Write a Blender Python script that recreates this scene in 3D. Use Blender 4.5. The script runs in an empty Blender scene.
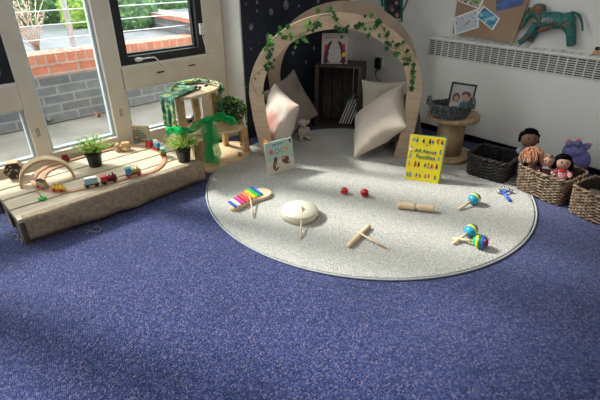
import bpy, bmesh, math, random
from mathutils import Vector, Matrix, Euler, noise
random.seed(7)
R = math.radians
C = bpy.context.scene.collection
S = 1.15                                   # eye height of the camera in metres
F_ = 440.0; TH = math.atan(239/440); CT, ST = math.cos(TH), math.sin(TH)
A = R(46)
FH = Vector((math.cos(A), math.sin(A), 0)); RH = Vector((math.sin(A), -math.cos(A), 0)); CAM = Vector((0, 0, S))
VY = R(-44)                                # yaw of something whose front (-Y) looks back at the viewer
YW, YD, XR, XW = 2.679, 2.472, 2.932, 3.0  # window wall, dark wall, radiator front, right wall
def ray(x, y):
    t = 200-y
    return FH*(F_*CT+t*ST) + RH*(x-300) + Vector((0, 0, -F_*ST+t*CT))
def at(x, y, v=0.0, ax=2):                 # measured point on the plane (axis ax = v)
    r = ray(x, y); k = (v-CAM[ax])/r[ax]
    return CAM + r*k
def fl(lat, f, z=0): return RH*lat + FH*f + Vector((0, 0, z))
def yaw(p, q): return math.atan2(q[1]-p[1], q[0]-p[0])
def mrad(p): return (Vector(p)-CAM).dot(FH*CT-Vector((0, 0, ST)))/F_   # metres per pixel at p

# ------------------------------------------------------------------ materials
MATS = {}
def mat(name, col, rough=.6, col2=None, scale=20, metal=0, bump=0, bscale=None, stretch=None, spec=None, sheen=0, fac=(.4, .6), kind='noise', detail=4, emit=None):
    if name in MATS: return MATS[name]
    m = bpy.data.materials.new(name); m.use_nodes = True; MATS[name] = m
    nt = m.node_tree; N = nt.nodes; L = nt.links; b = N['Principled BSDF']
    b.inputs['Base Color'].default_value = (*col, 1); b.inputs['Roughness'].default_value = rough; b.inputs['Metallic'].default_value = metal
    if spec is not None: b.inputs['Specular IOR Level'].default_value = spec
    if sheen: b.inputs['Sheen Weight'].default_value = sheen
    if emit: b.inputs['Emission Color'].default_value = (*col, 1); b.inputs['Emission Strength'].default_value = emit
    tc = N.new('ShaderNodeTexCoord'); mp = N.new('ShaderNodeMapping'); L.new(tc.outputs['Object'], mp.inputs[0])
    if stretch: mp.inputs['Scale'].default_value = stretch
    if col2 is not None:
        if kind == 'voronoi':
            t = N.new('ShaderNodeTexVoronoi'); t.inputs['Scale'].default_value = scale; o = t.outputs['Color']
            sp = N.new('ShaderNodeSeparateColor'); L.new(mp.outputs[0], t.inputs['Vector']); L.new(o, sp.inputs[0]); o = sp.outputs[0]
        else:
            t = N.new('ShaderNodeTexNoise'); t.inputs['Scale'].default_value = scale; t.inputs['Detail'].default_value = detail; o = t.outputs['Fac']
            L.new(mp.outputs[0], t.inputs['Vector'])
        r = N.new('ShaderNodeValToRGB'); e = r.color_ramp.elements
        e[0].position, e[1].position = fac; e[0].color = (*col, 1); e[1].color = (*col2, 1)
        L.new(o, r.inputs[0]); L.new(r.outputs[0], b.inputs['Base Color'])
    if bump:
        t = N.new('ShaderNodeTexNoise'); t.inputs['Scale'].default_value = bscale or scale; t.inputs['Detail'].default_value = 3
        L.new(mp.outputs[0], t.inputs['Vector'])
        bp = N.new('ShaderNodeBump'); bp.inputs['Strength'].default_value = bump; bp.inputs['Distance'].default_value = .01
        L.new(t.outputs['Fac'], bp.inputs['Height']); L.new(bp.outputs[0], b.inputs['Normal'])
    return m
def ramp_mat(name, stops, scale, rough=.6, kind='voronoi', bump=0, bscale=80, stretch=None, const=True):
    m = mat(name, stops[0][1], rough, bump=bump, bscale=bscale, stretch=stretch)
    nt = m.node_tree; N = nt.nodes; L = nt.links; b = N['Principled BSDF']
    mp = next(n for n in N if n.type == 'MAPPING')
    if kind == 'voronoi':
        t = N.new('ShaderNodeTexVoronoi'); sp = N.new('ShaderNodeSeparateColor'); L.new(t.outputs['Color'], sp.inputs[0]); o = sp.outputs[0]
    else:
        t = N.new('ShaderNodeTexNoise'); t.inputs['Detail'].default_value = 5; o = t.outputs['Fac']
    t.inputs['Scale'].default_value = scale; L.new(mp.outputs[0], t.inputs['Vector'])
    r = N.new('ShaderNodeValToRGB'); cr = r.color_ramp; cr.interpolation = 'CONSTANT' if const else 'LINEAR'
    while len(cr.elements) < len(stops): cr.elements.new(.5)
    for e, (p, c) in zip(cr.elements, stops): e.position = p
    for i, (p, c) in enumerate(stops): cr.elements[i].position = p; cr.elements[i].color = (*c, 1)
    L.new(o, r.inputs[0]); L.new(r.outputs[0], b.inputs['Base Color'])
    return m
def brick_mat(name, c1, c2, mortar, bw, bh, ms=.01, rough=.85, rot=None):
    m = mat(name, c1, rough); nt = m.node_tree; N = nt.nodes; L = nt.links; b = N['Principled BSDF']
    mp = next(n for n in N if n.type == 'MAPPING')
    if rot: mp.inputs['Rotation'].default_value = rot
    t = N.new('ShaderNodeTexBrick'); t.inputs['Scale'].default_value = 1
    t.inputs['Brick Width'].default_value = bw; t.inputs['Row Height'].default_value = bh; t.inputs['Mortar Size'].default_value = ms
    t.inputs['Color1'].default_value = (*c1, 1); t.inputs['Color2'].default_value = (*c2, 1); t.inputs['Mortar'].default_value = (*mortar, 1)
    L.new(mp.outputs[0], t.inputs['Vector'])
    n = N.new('ShaderNodeTexNoise'); n.inputs['Scale'].default_value = 12; n.inputs['Detail'].default_value = 6; L.new(mp.outputs[0], n.inputs['Vector'])
    mx = N.new('ShaderNodeMixRGB'); mx.blend_type = 'MULTIPLY'; mx.inputs[0].default_value = .55
    rr = N.new('ShaderNodeValToRGB'); rr.color_ramp.elements[0].position = .3; rr.color_ramp.elements[0].color = (.55, .55, .55, 1); rr.color_ramp.elements[1].position = .65
    L.new(n.outputs['Fac'], rr.inputs[0]); L.new(t.outputs['Color'], mx.inputs[1]); L.new(rr.outputs[0], mx.inputs[2])
    L.new(mx.outputs[0], b.inputs['Base Color'])
    return m

# carpet: deep blue loop pile with woven flecks
def carpet_mat():
    m = mat('blue_carpet', (.03, .045, .16), .95, sheen=.15, spec=.15); nt = m.node_tree; N = nt.nodes; L = nt.links; b = N['Principled BSDF']
    mp = next(n for n in N if n.type == 'MAPPING'); mp.inputs['Rotation'].default_value = (0, 0, R(20))
    v = N.new('ShaderNodeTexVoronoi'); v.inputs['Scale'].default_value = 175; v.inputs['Randomness'].default_value = .35; L.new(mp.outputs[0], v.inputs['Vector'])
    sp = N.new('ShaderNodeSeparateColor'); L.new(v.outputs['Color'], sp.inputs[0])
    r = N.new('ShaderNodeValToRGB'); cr = r.color_ramp; cr.interpolation = 'CONSTANT'
    st = [(0, (.015, .022, .085)), (.28, (.027, .038, .135)), (.55, (.042, .056, .172)), (.78, (.066, .074, .19)), (.92, (.125, .105, .2))]
    while len(cr.elements) < len(st): cr.elements.new(.5)
    for i, (p, c) in enumerate(st): cr.elements[i].position = p; cr.elements[i].color = (*c, 1)
    L.new(sp.outputs[0], r.inputs[0])
    n = N.new('ShaderNodeTexNoise'); n.inputs['Scale'].default_value = 3; n.inputs['Detail'].default_value = 6; L.new(mp.outputs[0], n.inputs['Vector'])
    rr = N.new('ShaderNodeValToRGB'); rr.color_ramp.elements[0].position = .3; rr.color_ramp.elements[0].color = (.82, .82, .82, 1); rr.color_ramp.elements[1].position = .7
    L.new(n.outputs['Fac'], rr.inputs[0])
    mx = N.new('ShaderNodeMixRGB'); mx.blend_type = 'MULTIPLY'; mx.inputs[0].default_value = 1
    L.new(r.outputs[0], mx.inputs[1]); L.new(rr.outputs[0], mx.inputs[2]); L.new(mx.outputs[0], b.inputs['Base Color'])
    bp = N.new('ShaderNodeBump'); bp.inputs['Strength'].default_value = .8; bp.inputs['Distance'].default_value = .004; bp.invert = True
    L.new(v.outputs['Distance'], bp.inputs['Height']); L.new(bp.outputs[0], b.inputs['Normal'])
    return m
def rug_mat():
    m = mat('grey_rug', (.36, .35, .33), .95, sheen=.1, spec=.1); nt = m.node_tree; N = nt.nodes; L = nt.links; b = N['Principled BSDF']
    mp = next(n for n in N if n.type == 'MAPPING')
    v = N.new('ShaderNodeTexVoronoi'); v.inputs['Scale'].default_value = 170; L.new(mp.outputs[0], v.inputs['Vector'])
    sp = N.new('ShaderNodeSeparateColor'); L.new(v.outputs['Color'], sp.inputs[0])
    r = N.new('ShaderNodeValToRGB'); e = r.color_ramp.elements; e[0].color = (.37, .36, .335, 1); e[1].color = (.56, .54, .505, 1)
    L.new(sp.outputs[0], r.inputs[0]); L.new(r.outputs[0], b.inputs['Base Color'])
    bp = N.new('ShaderNodeBump'); bp.inputs['Strength'].default_value = .9; bp.inputs['Distance'].default_value = .005; bp.invert = True
    L.new(v.outputs['Distance'], bp.inputs['Height']); L.new(bp.outputs[0], b.inputs['Normal'])
    return m
def glass_mat():
    m = bpy.data.materials.new('window_glass'); m.use_nodes = True; nt = m.node_tree; N = nt.nodes; L = nt.links
    for n in list(N): N.remove(n)
    o = N.new('ShaderNodeOutputMaterial'); t = N.new('ShaderNodeBsdfTransparent'); t.inputs[0].default_value = (.94, .97, .96, 1)
    g = N.new('ShaderNodeBsdfGlossy'); g.inputs['Roughness'].default_value = .02
    f = N.new('ShaderNodeLayerWeight'); f.inputs[0].default_value = .5; x = N.new('ShaderNodeMixShader')
    p = N.new('ShaderNodeMath'); p.operation = 'POWER'; p.inputs[1].default_value = 5; q = N.new('ShaderNodeMath'); q.operation = 'MULTIPLY_ADD'; q.inputs[1].default_value = .7; q.inputs[2].default_value = .03
    L.new(f.outputs['Facing'], p.inputs[0]); L.new(p.outputs[0], q.inputs[0]); L.new(q.outputs[0], x.inputs[0]); L.new(t.outputs[0], x.inputs[1]); L.new(g.outputs[0], x.inputs[2]); L.new(x.outputs[0], o.inputs[0])
    return m
def leafy(m, fac=.45):
    nt = m.node_tree; N = nt.nodes; L = nt.links; b = N['Principled BSDF']; o = next(n for n in N if n.type == 'OUTPUT_MATERIAL')
    t = N.new('ShaderNodeBsdfTranslucent'); x = N.new('ShaderNodeMixShader'); x.inputs[0].default_value = fac
    L.new(b.inputs['Base Color'].links[0].from_socket, t.inputs[0]); L.new(b.outputs[0], x.inputs[1]); L.new(t.outputs[0], x.inputs[2]); L.new(x.outputs[0], o.inputs[0]); return m
CARPET = carpet_mat(); RUG = rug_mat(); GLASS = glass_mat()
white_wall = mat('white_painted_wall', (.66, .645, .61), .8, (.73, .715, .68), 3, bump=.25, bscale=9)
dirty_white = mat('white_painted_frame', (.66, .60, .49), .5, (.73, .68, .57), 5)
black_paint = mat('black_frame', (.012, .013, .016), .35)
ply = mat('birch_ply', (.58, .42, .28), .5, (.66, .5, .35), 6, stretch=(1, 1, 6))
ply_shade = mat('shaded_ply', (.33, .24, .18), .55, (.4, .3, .22), 6)  # browner tone carries the shade on the back hoop
ply_edge = mat('ply_edge', (.5, .36, .22), .55)
wood = mat('pale_wood', (.62, .44, .25), .5, (.72, .54, .34), 14, stretch=(1, 6, 1))
wood_d = mat('toy_wood', (.5, .31, .15), .5, (.6, .4, .2), 20, stretch=(1, 5, 1))
track_wood = mat('track_wood', (.5, .27, .15), .5, (.6, .36, .22), 20)
pallet_wood = mat('pallet_wood', (.5, .41, .29), .8, (.64, .54, .4), 8, stretch=(1, 12, 4), bump=.2)
hessian = mat('hessian', (.25, .19, .125), .95, (.34, .26, .18), 60, bump=.3, bscale=260, stretch=(1, 1, 1))  # brown deepened to stand in for shade on the pallet front
crate_wood = mat('dark_crate_wood', (.035, .026, .024), .7, (.07, .05, .042), 12, stretch=(6, 1, 1), bump=.3)
spool_wood = mat('brown_spool_wood', (.3, .19, .1), .6, (.4, .27, .16), 9, stretch=(1, 6, 1))
black_wicker = mat('black_wicker', (.012, .010, .010), .65, (.03, .024, .022), 40)
grey_wicker = mat('grey_wicker', (.025, .027, .03), .6, (.12, .127, .13), 60)
wicker = mat('brown_wicker', (.08, .045, .027), .6, (.29, .195, .12), 45, fac=(.38, .62))
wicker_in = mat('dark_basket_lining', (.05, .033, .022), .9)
linen = mat('beige_linen', (.44, .36, .29), .9, (.5, .42, .345), 5, bump=.35, bscale=12, sheen=.1)
taupe = mat('taupe_linen', (.2, .165, .14), .9, (.25, .21, .18), 6, bump=.35, bscale=12)
greyc = mat('grey_brown_fabric', (.13, .11, .105), .9, (.16, .14, .13), 8)
cream = mat('cream_fabric', (.36, .31, .25), .9, (.41, .36, .3), 6, bump=.3, bscale=14)
pink_pat = ramp_mat('pink_blotched_fabric', [(0, (.5, .43, .37)), (.52, (.5, .43, .37)), (.6, (.5, .24, .2)), (.7, (.42, .18, .16))], 3.2, .9, 'noise', .3, 12, const=False)
black_pl = mat('black_plastic', (.012, .012, .014), .4)
white_en = mat('radiator_enamel', (.69, .675, .63), .4, (.73, .715, .67), 2)
dark_in = mat('radiator_inside', (.05, .05, .05), .9)
red = mat('red_paint', (.5, .02, .03), .3); yellow = mat('yellow_paint', (.75, .5, .02), .35); teal = mat('teal_paint', (.05, .3, .34), .35)
green = mat('green_paint', (.04, .3, .05), .35); blue = mat('blue_paint', (.02, .1, .5), .35); paleteal = mat('pale_teal_paint', (.25, .42, .42), .4)
white = mat('white_paint', (.75, .74, .7), .45); orange = mat('orange_paint', (.7, .25, .04), .4); darkred = mat('dark_red_paint', (.25, .01, .02), .3)
skyb = mat('sky_blue_paint', (.02, .3, .5), .3); lime = mat('lime_yellow_paint', (.7, .66, .03), .35); dgreen = mat('dark_green_paint', (.01, .13, .08), .3)
magenta = mat('magenta_paint', (.5, .02, .3), .35); brightgreen = mat('bright_green_paint', (.02, .45, .06), .35)
steel = mat('steel', (.6, .6, .6), .25, metal=1)
wire_m = mat('rail_steel', (.6, .62, .64), .35, metal=.6)

# ------------------------------------------------------------------ mesh builder
class MB:
    def __init__(s): s.bm = bmesh.new(); s.mats = []
    def mi(s, m):
        if m not in s.mats: s.mats.append(m)
        return s.mats.index(m)
    def add(s, verts, faces, m):
        i = s.mi(m); vs = [s.bm.verts.new(v) for v in verts]
        for f in faces:
            try: fc = s.bm.faces.new([vs[k] for k in f]); fc.material_index = i; fc.smooth = True
            except ValueError: pass
        return vs
    def box(s, c, d, m, rot=None, bev=0):
        M = Matrix.Translation(Vector(c)) @ (rot.to_matrix().to_4x4() if isinstance(rot, Euler) else (rot or Matrix())) @ Matrix.Diagonal((*d, 1))
        b = bmesh.new(); bmesh.ops.create_cube(b, size=1, matrix=M)
        if bev: bmesh.ops.bevel(b, geom=b.edges[:], offset=bev, segments=2, affect='EDGES', profile=.6)
        s.merge(b, m); return s
    def merge(s, b, m, smooth=False):
        b.verts.index_update(); i = s.mi(m); vs = [s.bm.verts.new(v.co) for v in b.verts]
        for f in b.faces:
            n = s.bm.faces.new([vs[v.index] for v in f.verts]); n.material_index = i; n.smooth = smooth
        b.free()
    def tube(s, pts, r, m, n=6, closed=False, caps=True):
        pts = [Vector(p) for p in pts]; K = len(pts); rs = r if isinstance(r, (list, tuple)) else [r]*K
        T = []
        for i in range(K):
            a = pts[i-1] if (i or closed) else pts[i]; b = pts[(i+1) % K] if (i < K-1 or closed) else pts[i]
            t = (b-a); T.append(t.normalized() if t.length else Vector((0, 0, 1)))
        u = T[0].orthogonal().normalized(); V = []
        for i in range(K):
            u = (u-T[i]*u.dot(T[i])); u = u.normalized() if u.length > 1e-6 else T[i].orthogonal().normalized(); w = T[i].cross(u)
            for k in range(n):
                a = 2*math.pi*k/n; V.append(pts[i]+(u*math.cos(a)+w*math.sin(a))*rs[i])
        Fc = []
        for i in range(K if closed else K-1):
            j = (i+1) % K
            for k in range(n): Fc.append((i*n+k, i*n+(k+1) % n, j*n+(k+1) % n, j*n+k))
        if caps and not closed: Fc.append(tuple(range(n))[::-1]); Fc.append(tuple(range((K-1)*n, K*n)))
        s.add(V, Fc, m); return s
    def lathe(s, prof, m, n=24, M=None):
        M = M or Matrix(); V = []; Fc = []
        for r, z in prof:
            for k in range(n): a = 2*math.pi*k/n; V.append(M @ Vector((r*math.cos(a), r*math.sin(a), z)))
        for i in range(len(prof)-1):
            for k in range(n): Fc.append((i*n+k, i*n+(k+1) % n, (i+1)*n+(k+1) % n, (i+1)*n+k))
        if prof[0][0] > 1e-5: Fc.append(tuple(range(n))[::-1])
        if prof[-1][0] > 1e-5: Fc.append(tuple(range((len(prof)-1)*n, len(prof)*n)))
        s.add(V, Fc, m); return s
    def ell(s, c, rad, m, rot=None, u=16, v=10):
        M = Matrix.Translation(Vector(c)) @ (rot.to_matrix().to_4x4() if isinstance(rot, Euler) else (rot or Matrix())) @ Matrix.Diagonal((*(rad if hasattr(rad, '__len__') else (rad,)*3), 1))
        b = bmesh.new(); bmesh.ops.create_uvsphere(b, u_segments=u, v_segments=v, radius=1, matrix=M); s.merge(b, m, True); return s
    def cyl(s, p, q, r, m, n=16): return s.tube([p, q], r, m, n)
    def prism(s, poly, z0, z1, m, M=None):
        M = M or Matrix(); n = len(poly)
        V = [M @ Vector((x, y, z0)) for x, y in poly]+[M @ Vector((x, y, z1)) for x, y in poly]
        Fc = [tuple(range(n))[::-1], tuple(range(n, 2*n))]+[(i, (i+1) % n, n+(i+1) % n, n+i) for i in range(n)]
        i = s.mi(m); vs = [s.bm.verts.new(v) for v in V]
        for f in Fc: fc = s.bm.faces.new([vs[k] for k in f]); fc.material_index = i
        return s
    def strip(s, outer, inner, y0, y1, m, m_edge=None):       # closed band between two open outlines (x,z), thick along y
        m_edge = m_edge or m; n = len(outer)
        V = [Vector((x, y, z)) for y in (y0, y1) for x, z in list(outer)+list(inner)]
        O = lambda k, i: k*2*n+i; I = lambda k, i: k*2*n+n+i
        ff = []; fe = []
        for i in range(n-1):
            ff.append((O(0, i), O(0, i+1), I(0, i+1), I(0, i))); ff.append((O(1, i+1), O(1, i), I(1, i), I(1, i+1)))
            fe.append((O(0, i+1), O(0, i), O(1, i), O(1, i+1))); fe.append((I(0, i), I(0, i+1), I(1, i+1), I(1, i)))
        for i in (0, n-1): fe.append((O(0, i), I(0, i), I(1, i), O(1, i)))
        vs = [s.bm.verts.new(v) for v in V]
        for L_, mm in ((ff, m), (fe, m_edge)):
            for f in L_: fc = s.bm.faces.new([vs[k] for k in f]); fc.material_index = s.mi(mm)
        return s
    def build(s, name, parent=None, loc=None, rot=None, smooth=None, solid=0, remesh=0, sub=0, bevel=0, normals=True):
        me = bpy.data.meshes.new(name)
        if normals: bmesh.ops.recalc_face_normals(s.bm, faces=s.bm.faces[:])
        if smooth is not None:
            for f in s.bm.faces: f.smooth = smooth
        s.bm.to_mesh(me); s.bm.free()
        for m in s.mats: me.materials.append(m)
        o = bpy.data.objects.new(name, me); C.objects.link(o)
        if parent: o.parent = parent
        if loc is not None: o.location = loc
        if rot is not None: o.rotation_euler = rot if hasattr(rot, '__len__') else (0, 0, rot)
        if remesh:
            q = o.modifiers.new('r', 'REMESH'); q.mode = 'VOXEL'; q.voxel_size = remesh; q.use_smooth_shade = True
            q = o.modifiers.new('s', 'SMOOTH'); q.factor = .5; q.iterations = 4
        if solid: q = o.modifiers.new('t', 'SOLIDIFY'); q.thickness = solid; q.offset = 0
        if sub: q = o.modifiers.new('u', 'SUBSURF'); q.levels = q.render_levels = sub
        if bevel: q = o.modifiers.new('b', 'BEVEL'); q.width = bevel; q.segments = 2; q.limit_method = 'ANGLE'
        return o
def tag(o, label=None, cat=None, group=None, kind=None):
    if label: o['label'] = label
    if cat: o['category'] = cat
    if group: o['group'] = group
    if kind: o['kind'] = kind
    return o
def thing(name, label, cat, loc=(0, 0, 0), rot=0, group=None, kind=None):
    o = bpy.data.objects.new(name, None); C.objects.link(o); o.location = loc
    o.rotation_euler = rot if hasattr(rot, '__len__') else (0, 0, rot); o.empty_display_size = .05
    return tag(o, label, cat, group, kind)
def kids(o): return [c for c in bpy.data.objects if c.parent == o]
def copy_tree(o, parent=None):
    c = o.copy(); C.objects.link(c); c.parent = parent
    for ch in kids(o): copy_tree(ch, c)
    return c
def text_mesh(name, txt, size, m, parent, loc, rot, depth=.0004, align='CENTER', bold=0):
    cu = bpy.data.curves.new(name, 'FONT'); cu.body = txt; cu.size = size; cu.extrude = depth; cu.align_x = align; cu.offset = bold
    cu.resolution_u = 2
    t = bpy.data.objects.new(name, cu); C.objects.link(t); bpy.context.view_layer.update()
    me = bpy.data.meshes.new_from_object(t.evaluated_get(bpy.context.evaluated_depsgraph_get())); bpy.data.objects.remove(t)
    me.materials.clear(); me.materials.append(m); o = bpy.data.objects.new(name, me); C.objects.link(o)
    o.parent = parent; o.location = loc; o.rotation_euler = rot
    return o
# ------------------------------------------------------------------ the room shell
def struct(mb, name, **k): return tag(mb.build(name, **k), kind='structure')
struct(MB().box((.4, .4, -.05), (5.4, 4.6, .1), CARPET), 'floor')
struct(MB().box((.4, .4, 2.65), (5.4, 4.6, .1), white_wall), 'ceiling')
struct(MB().box((XW+.06, .4, 1.3), (.12, 4.6, 2.6), white_wall), 'wall_right')
struct(MB().box((2.425, YD+.15, 1.3), (1.16, .3, 2.6), white_wall), 'wall_left')
struct(MB().box((.4, -1.95, 1.3), (5.4, .12, 2.6), white_wall), 'wall_front')
struct(MB().box((-2.36, .4, 1.3), (.12, 4.6, 2.6), white_wall), 'wall_back')
struct(MB().box((XW-.008, .3, .04), (.016, 4.3, .08), black_paint), 'baseboard_right')
struct(MB().box((-.2, YW+.06, 2.5), (4.1, .12, .2), white_wall), 'trim_1')

PN = 0
def pane(x0, x1, z0, z1, par, fm, fw=.012, y=YW+.03, nm='glazing_bead'):
    fr = MB()
    for a, b, c, d in ((x0, x0+fw, z0, z1), (x1-fw, x1, z0, z1), (x0+fw, x1-fw, z0, z0+fw), (x0+fw, x1-fw, z1-fw, z1)):
        fr.box(((a+b)/2, y, (c+d)/2), (b-a, .03, d-c), fm)
    f = fr.build(nm, par)
    MB().box(((x0+x1)/2, y, (z0+z1)/2), (x1-x0-2*fw, .006, z1-z0-2*fw), GLASS).build('pane', f)
    return f
bead = mat('pale_blue_bead', (.5, .58, .62), .4)
FX = [-2.3, -1.35, -.42, .53, .612, .99, 1.09, 1.62, 1.69, 1.845]   # frame breaks along the wall
def frame_box(x0, x1, z0, z1, par, nm='post', y=YW+.03, d=.09): return MB().box(((x0+x1)/2, y, (z0+z1)/2), (x1-x0, d, z1-z0), dirty_white).build(nm, par, bevel=.003)
HT = 2.4
def casement(x0, x1, z0, z1, par):
    c = MB(); w = .05
    for a, b, e, g in ((x0, x0+w, z0, z1), (x1-w, x1, z0, z1), (x0+w, x1-w, z0, z0+w), (x0+w, x1-w, z1-w, z1)):
        c.box(((a+b)/2, YW+.01, (e+g)/2), (b-a, .06, g-e), black_paint)
    c.build('casement_frame', par, bevel=.004)
    b = MB(); q = .008                                       # pale gasket round the casement
    for a, bb, e, g in ((x0-q, x0, z0-q, z1), (x1, x1+q, z0-q, z1), (x0-q, x1+q, z0-2*q, z0)): b.box(((a+bb)/2, YW-.012, (e+g)/2), (bb-a, .01, g-e), white)
    b.build('gasket', par)
    pane(x0+w, x1-w, z0+w, z1-w, par, black_paint, .01)
def restrictor(x, z, par, s=1):
    m = MB(); m.box((x, YW-.03, z), (.028, .02, .07), white, bev=.004); m.cyl((x, YW-.045, z+.01), (x, YW-.03, z+.01), .008, white, 10)
    m.build('restrictor_lock', par)
    MB().tube([(x, YW-.035, z-.03), (x+.005*s, YW-.04, z-.08), (x+.02*s, YW-.035, z-.13), (x+.05*s, YW-.03, z-.16)], .003, white, 6).build('restrictor_cable', par)
# window bays, from far left of the room to the pillar
for i, (a, b) in enumerate(((-1.35, -.5), (-.42, .53), (1.095, 1.685))):
    w = thing('window_%d' % (1, 2, 4)[i], None, None, kind='structure')
    casement(a, b, .60, HT-.06, w)
    frame_box(a-.0, b, .455, .592, w, 'transom'); frame_box(a, b, -.0, .17, w, 'bottom_panel')
    frame_box(b, b+(.08 if i < 2 else .155), 0, HT, w, 'post')
    if i == 2: MB().box((1.65, YW+.03, .3135), (.07, .09, .287), dirty_white).build('side_panel', w)
    frame_box(a, b, HT-.05, HT, w, 'head')
    pane(a+.003, (b if i < 2 else 1.615)-.003, .17, .455, w, bead)
    v = MB(); v.box(((a+b)/2-.05, YW-.017, .53), (.05, .003, .008), black_paint); v.box(((a+b)/2+.18, YW-.017, .54), (.05, .003, .008), black_paint); v.build('drain_slot', w)
    if i == 1: restrictor(.49, .80, w, -1)
    if i == 2:
        restrictor(1.662, .76, w, 1)
        h = MB(); h.ell((1.2, YW-.04, .628), (.028, .01, .012), white); h.tube([(1.225, YW-.04, .63), (1.3, YW-.045, .63), (1.33, YW-.04, .60), (1.34, YW-.035, .575)], .004, white, 6); h.build('handle', w)
w = thing('window_3', None, None, kind='structure')
frame_box(.99, 1.09, 0, HT, w, 'post'); frame_box(.61, .99, 0, .185, w, 'bottom_panel'); frame_box(.61, .99, HT-.05, HT, w, 'head')
pane(.612, .988, .185, HT-.05, w, bead, .014)
h = MB()
for x, z in ((.565, .32), (1.04, .33)):
    for dx in (-.006, .006): h.box((x+dx, YW-.017, z), (.002, .003, .04), black_paint)
    for dz in (-.02, .02): h.box((x, YW-.017, z+dz), (.014, .003, .002), black_paint)
h.build('drain_slot', w)
w = thing('window_5', None, None, kind='structure')
frame_box(-2.3, -1.35, 0, .17, w, 'bottom_panel'); frame_box(-2.3, -1.35, HT-.05, HT, w, 'head'); pane(-2.3, -1.35, .17, HT-.05, w, bead)
sill = MB().box((-.2, YW-.055, .012), (4.09, .08, .024), dirty_white); struct(sill, 'baseboard_left')

# dark starry paper on the end of the window wall
nightp = mat('night_sky_paper', (.006, .010, .022), .7, (.012, .018, .036), 4)
disc_m = mat('silver_disc', (.13, .14, .15), .5, (.26, .26, .26), 40)
nb = MB(); nb.box((2.39, YD-.004, .78), (1.07, .006, 1.56), nightp)
for px, py, rr in ((286, 5, .03), (271, 12, .022), (257, 11, .01), (251, 27, .022), (268, 37, .027), (251, 49, .01), (299, 6, .01), (314, 48, .016), (293, 53, .016), (257, 2, .012), (246, 4, .008), (262, 60, .01), (306, 62, .012), (262, 88, .012), (301, 30, .009), (277, 60, .01), (250, 78, .008), (325, 22, .014), (338, 50, .01), (318, 0, .02)):
    p = at(px, py, YD-.0075, 1)
    if abs(p.x-2.39) < .5: nb.prism([(rr*.75*math.cos(k*math.pi/10), rr*math.sin(k*math.pi/10)) for k in range(20)], 0, .0012, disc_m, Matrix.Translation(p) @ Matrix.Rotation(R(90), 4, 'X'))
for k in range(260):
    x = random.uniform(1.86, 2.92); z = random.uniform(0, 1.55); r0 = random.choice((.0012, .0018, .0025))
    nb.prism([(r0*math.cos(j), r0*math.sin(j)) for j in range(6)], 0, .001, disc_m, Matrix.Translation((x, YD-.0075, z)) @ Matrix.Rotation(R(90), 4, 'X'))
tag(nb.build('night_sky_backdrop'), 'dark blue night sky paper with silver discs on the wall behind the arch', 'backdrop')

# ------------------------------------------------------------------ outside
paving = mat('outdoor_paving', (.17, .155, .135), .9, (.225, .21, .185), 3, bump=.3, bscale=25)
terr = mat('terrace_tarmac', (.22, .22, .235), .9, (.28, .28, .295), 4)
redb = brick_mat('red_brick', (.52, .17, .1), (.6, .22, .14), (.42, .36, .32), .075, .09, .006, rot=(R(90), 0, 0))
redb2 = brick_mat('red_brick_stretcher', (.5, .16, .095), (.58, .2, .125), (.38, .33, .3), .225, .075, .008, rot=(R(90), 0, 0))
redt = brick_mat('red_brick_lit_top', (.5, .22, .15), (.56, .27, .2), (.5, .45, .42), .075, .25, .006)  # paler top face, sunlight put into the brick colour
blk = brick_mat('slate_block', (.12, .123, .135), (.165, .168, .18), (.25, .24, .225), .23, .0715, .008, rot=(R(90), 0, 0))
struct(MB().box((1, 3.35, -.06), (12, 1.2, .1), paving), 'trim_2')
struct(MB().box((1, 6.6, .255), (14, 5.1, .5), terr), 'trim_3')
b = MB(); b.box((1, 3.95, .18), (12, .2, .361), blk); struct(b, 'trim_4')
b = MB(); b.box((1, 3.95, .3985), (12, .206, .075), redb2); struct(b, 'trim_5')
b = MB(); b.box((1, 3.95, .479), (12, .212, .086), redb); b.box((1, 3.95, .524), (12, .212, .004), redt); struct(b, 'trim_6')
t = thing('cable_railing', 'steel cable railing with slim posts on top of the outdoor brick wall', 'railing')
for x in (-1.9, -.35, 1.27, 2.9, 4.5):
    p = MB(); p.cyl((x, 3.95, .526), (x, 3.95, 1.55), .021, wire_m, 12); p.lathe([(.045, .526), (.045, .536), (.022, .54)], wire_m, 16, Matrix.Translation((x, 3.95, 0))); p.build('post', t)
for z in (.62, .72, .82, .92, 1.02, 1.12, 1.22, 1.32, 1.42): MB().cyl((-1.9, 3.925, z), (4.5, 3.925, z), .004, wire_m, 6).build('cable', t)
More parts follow.
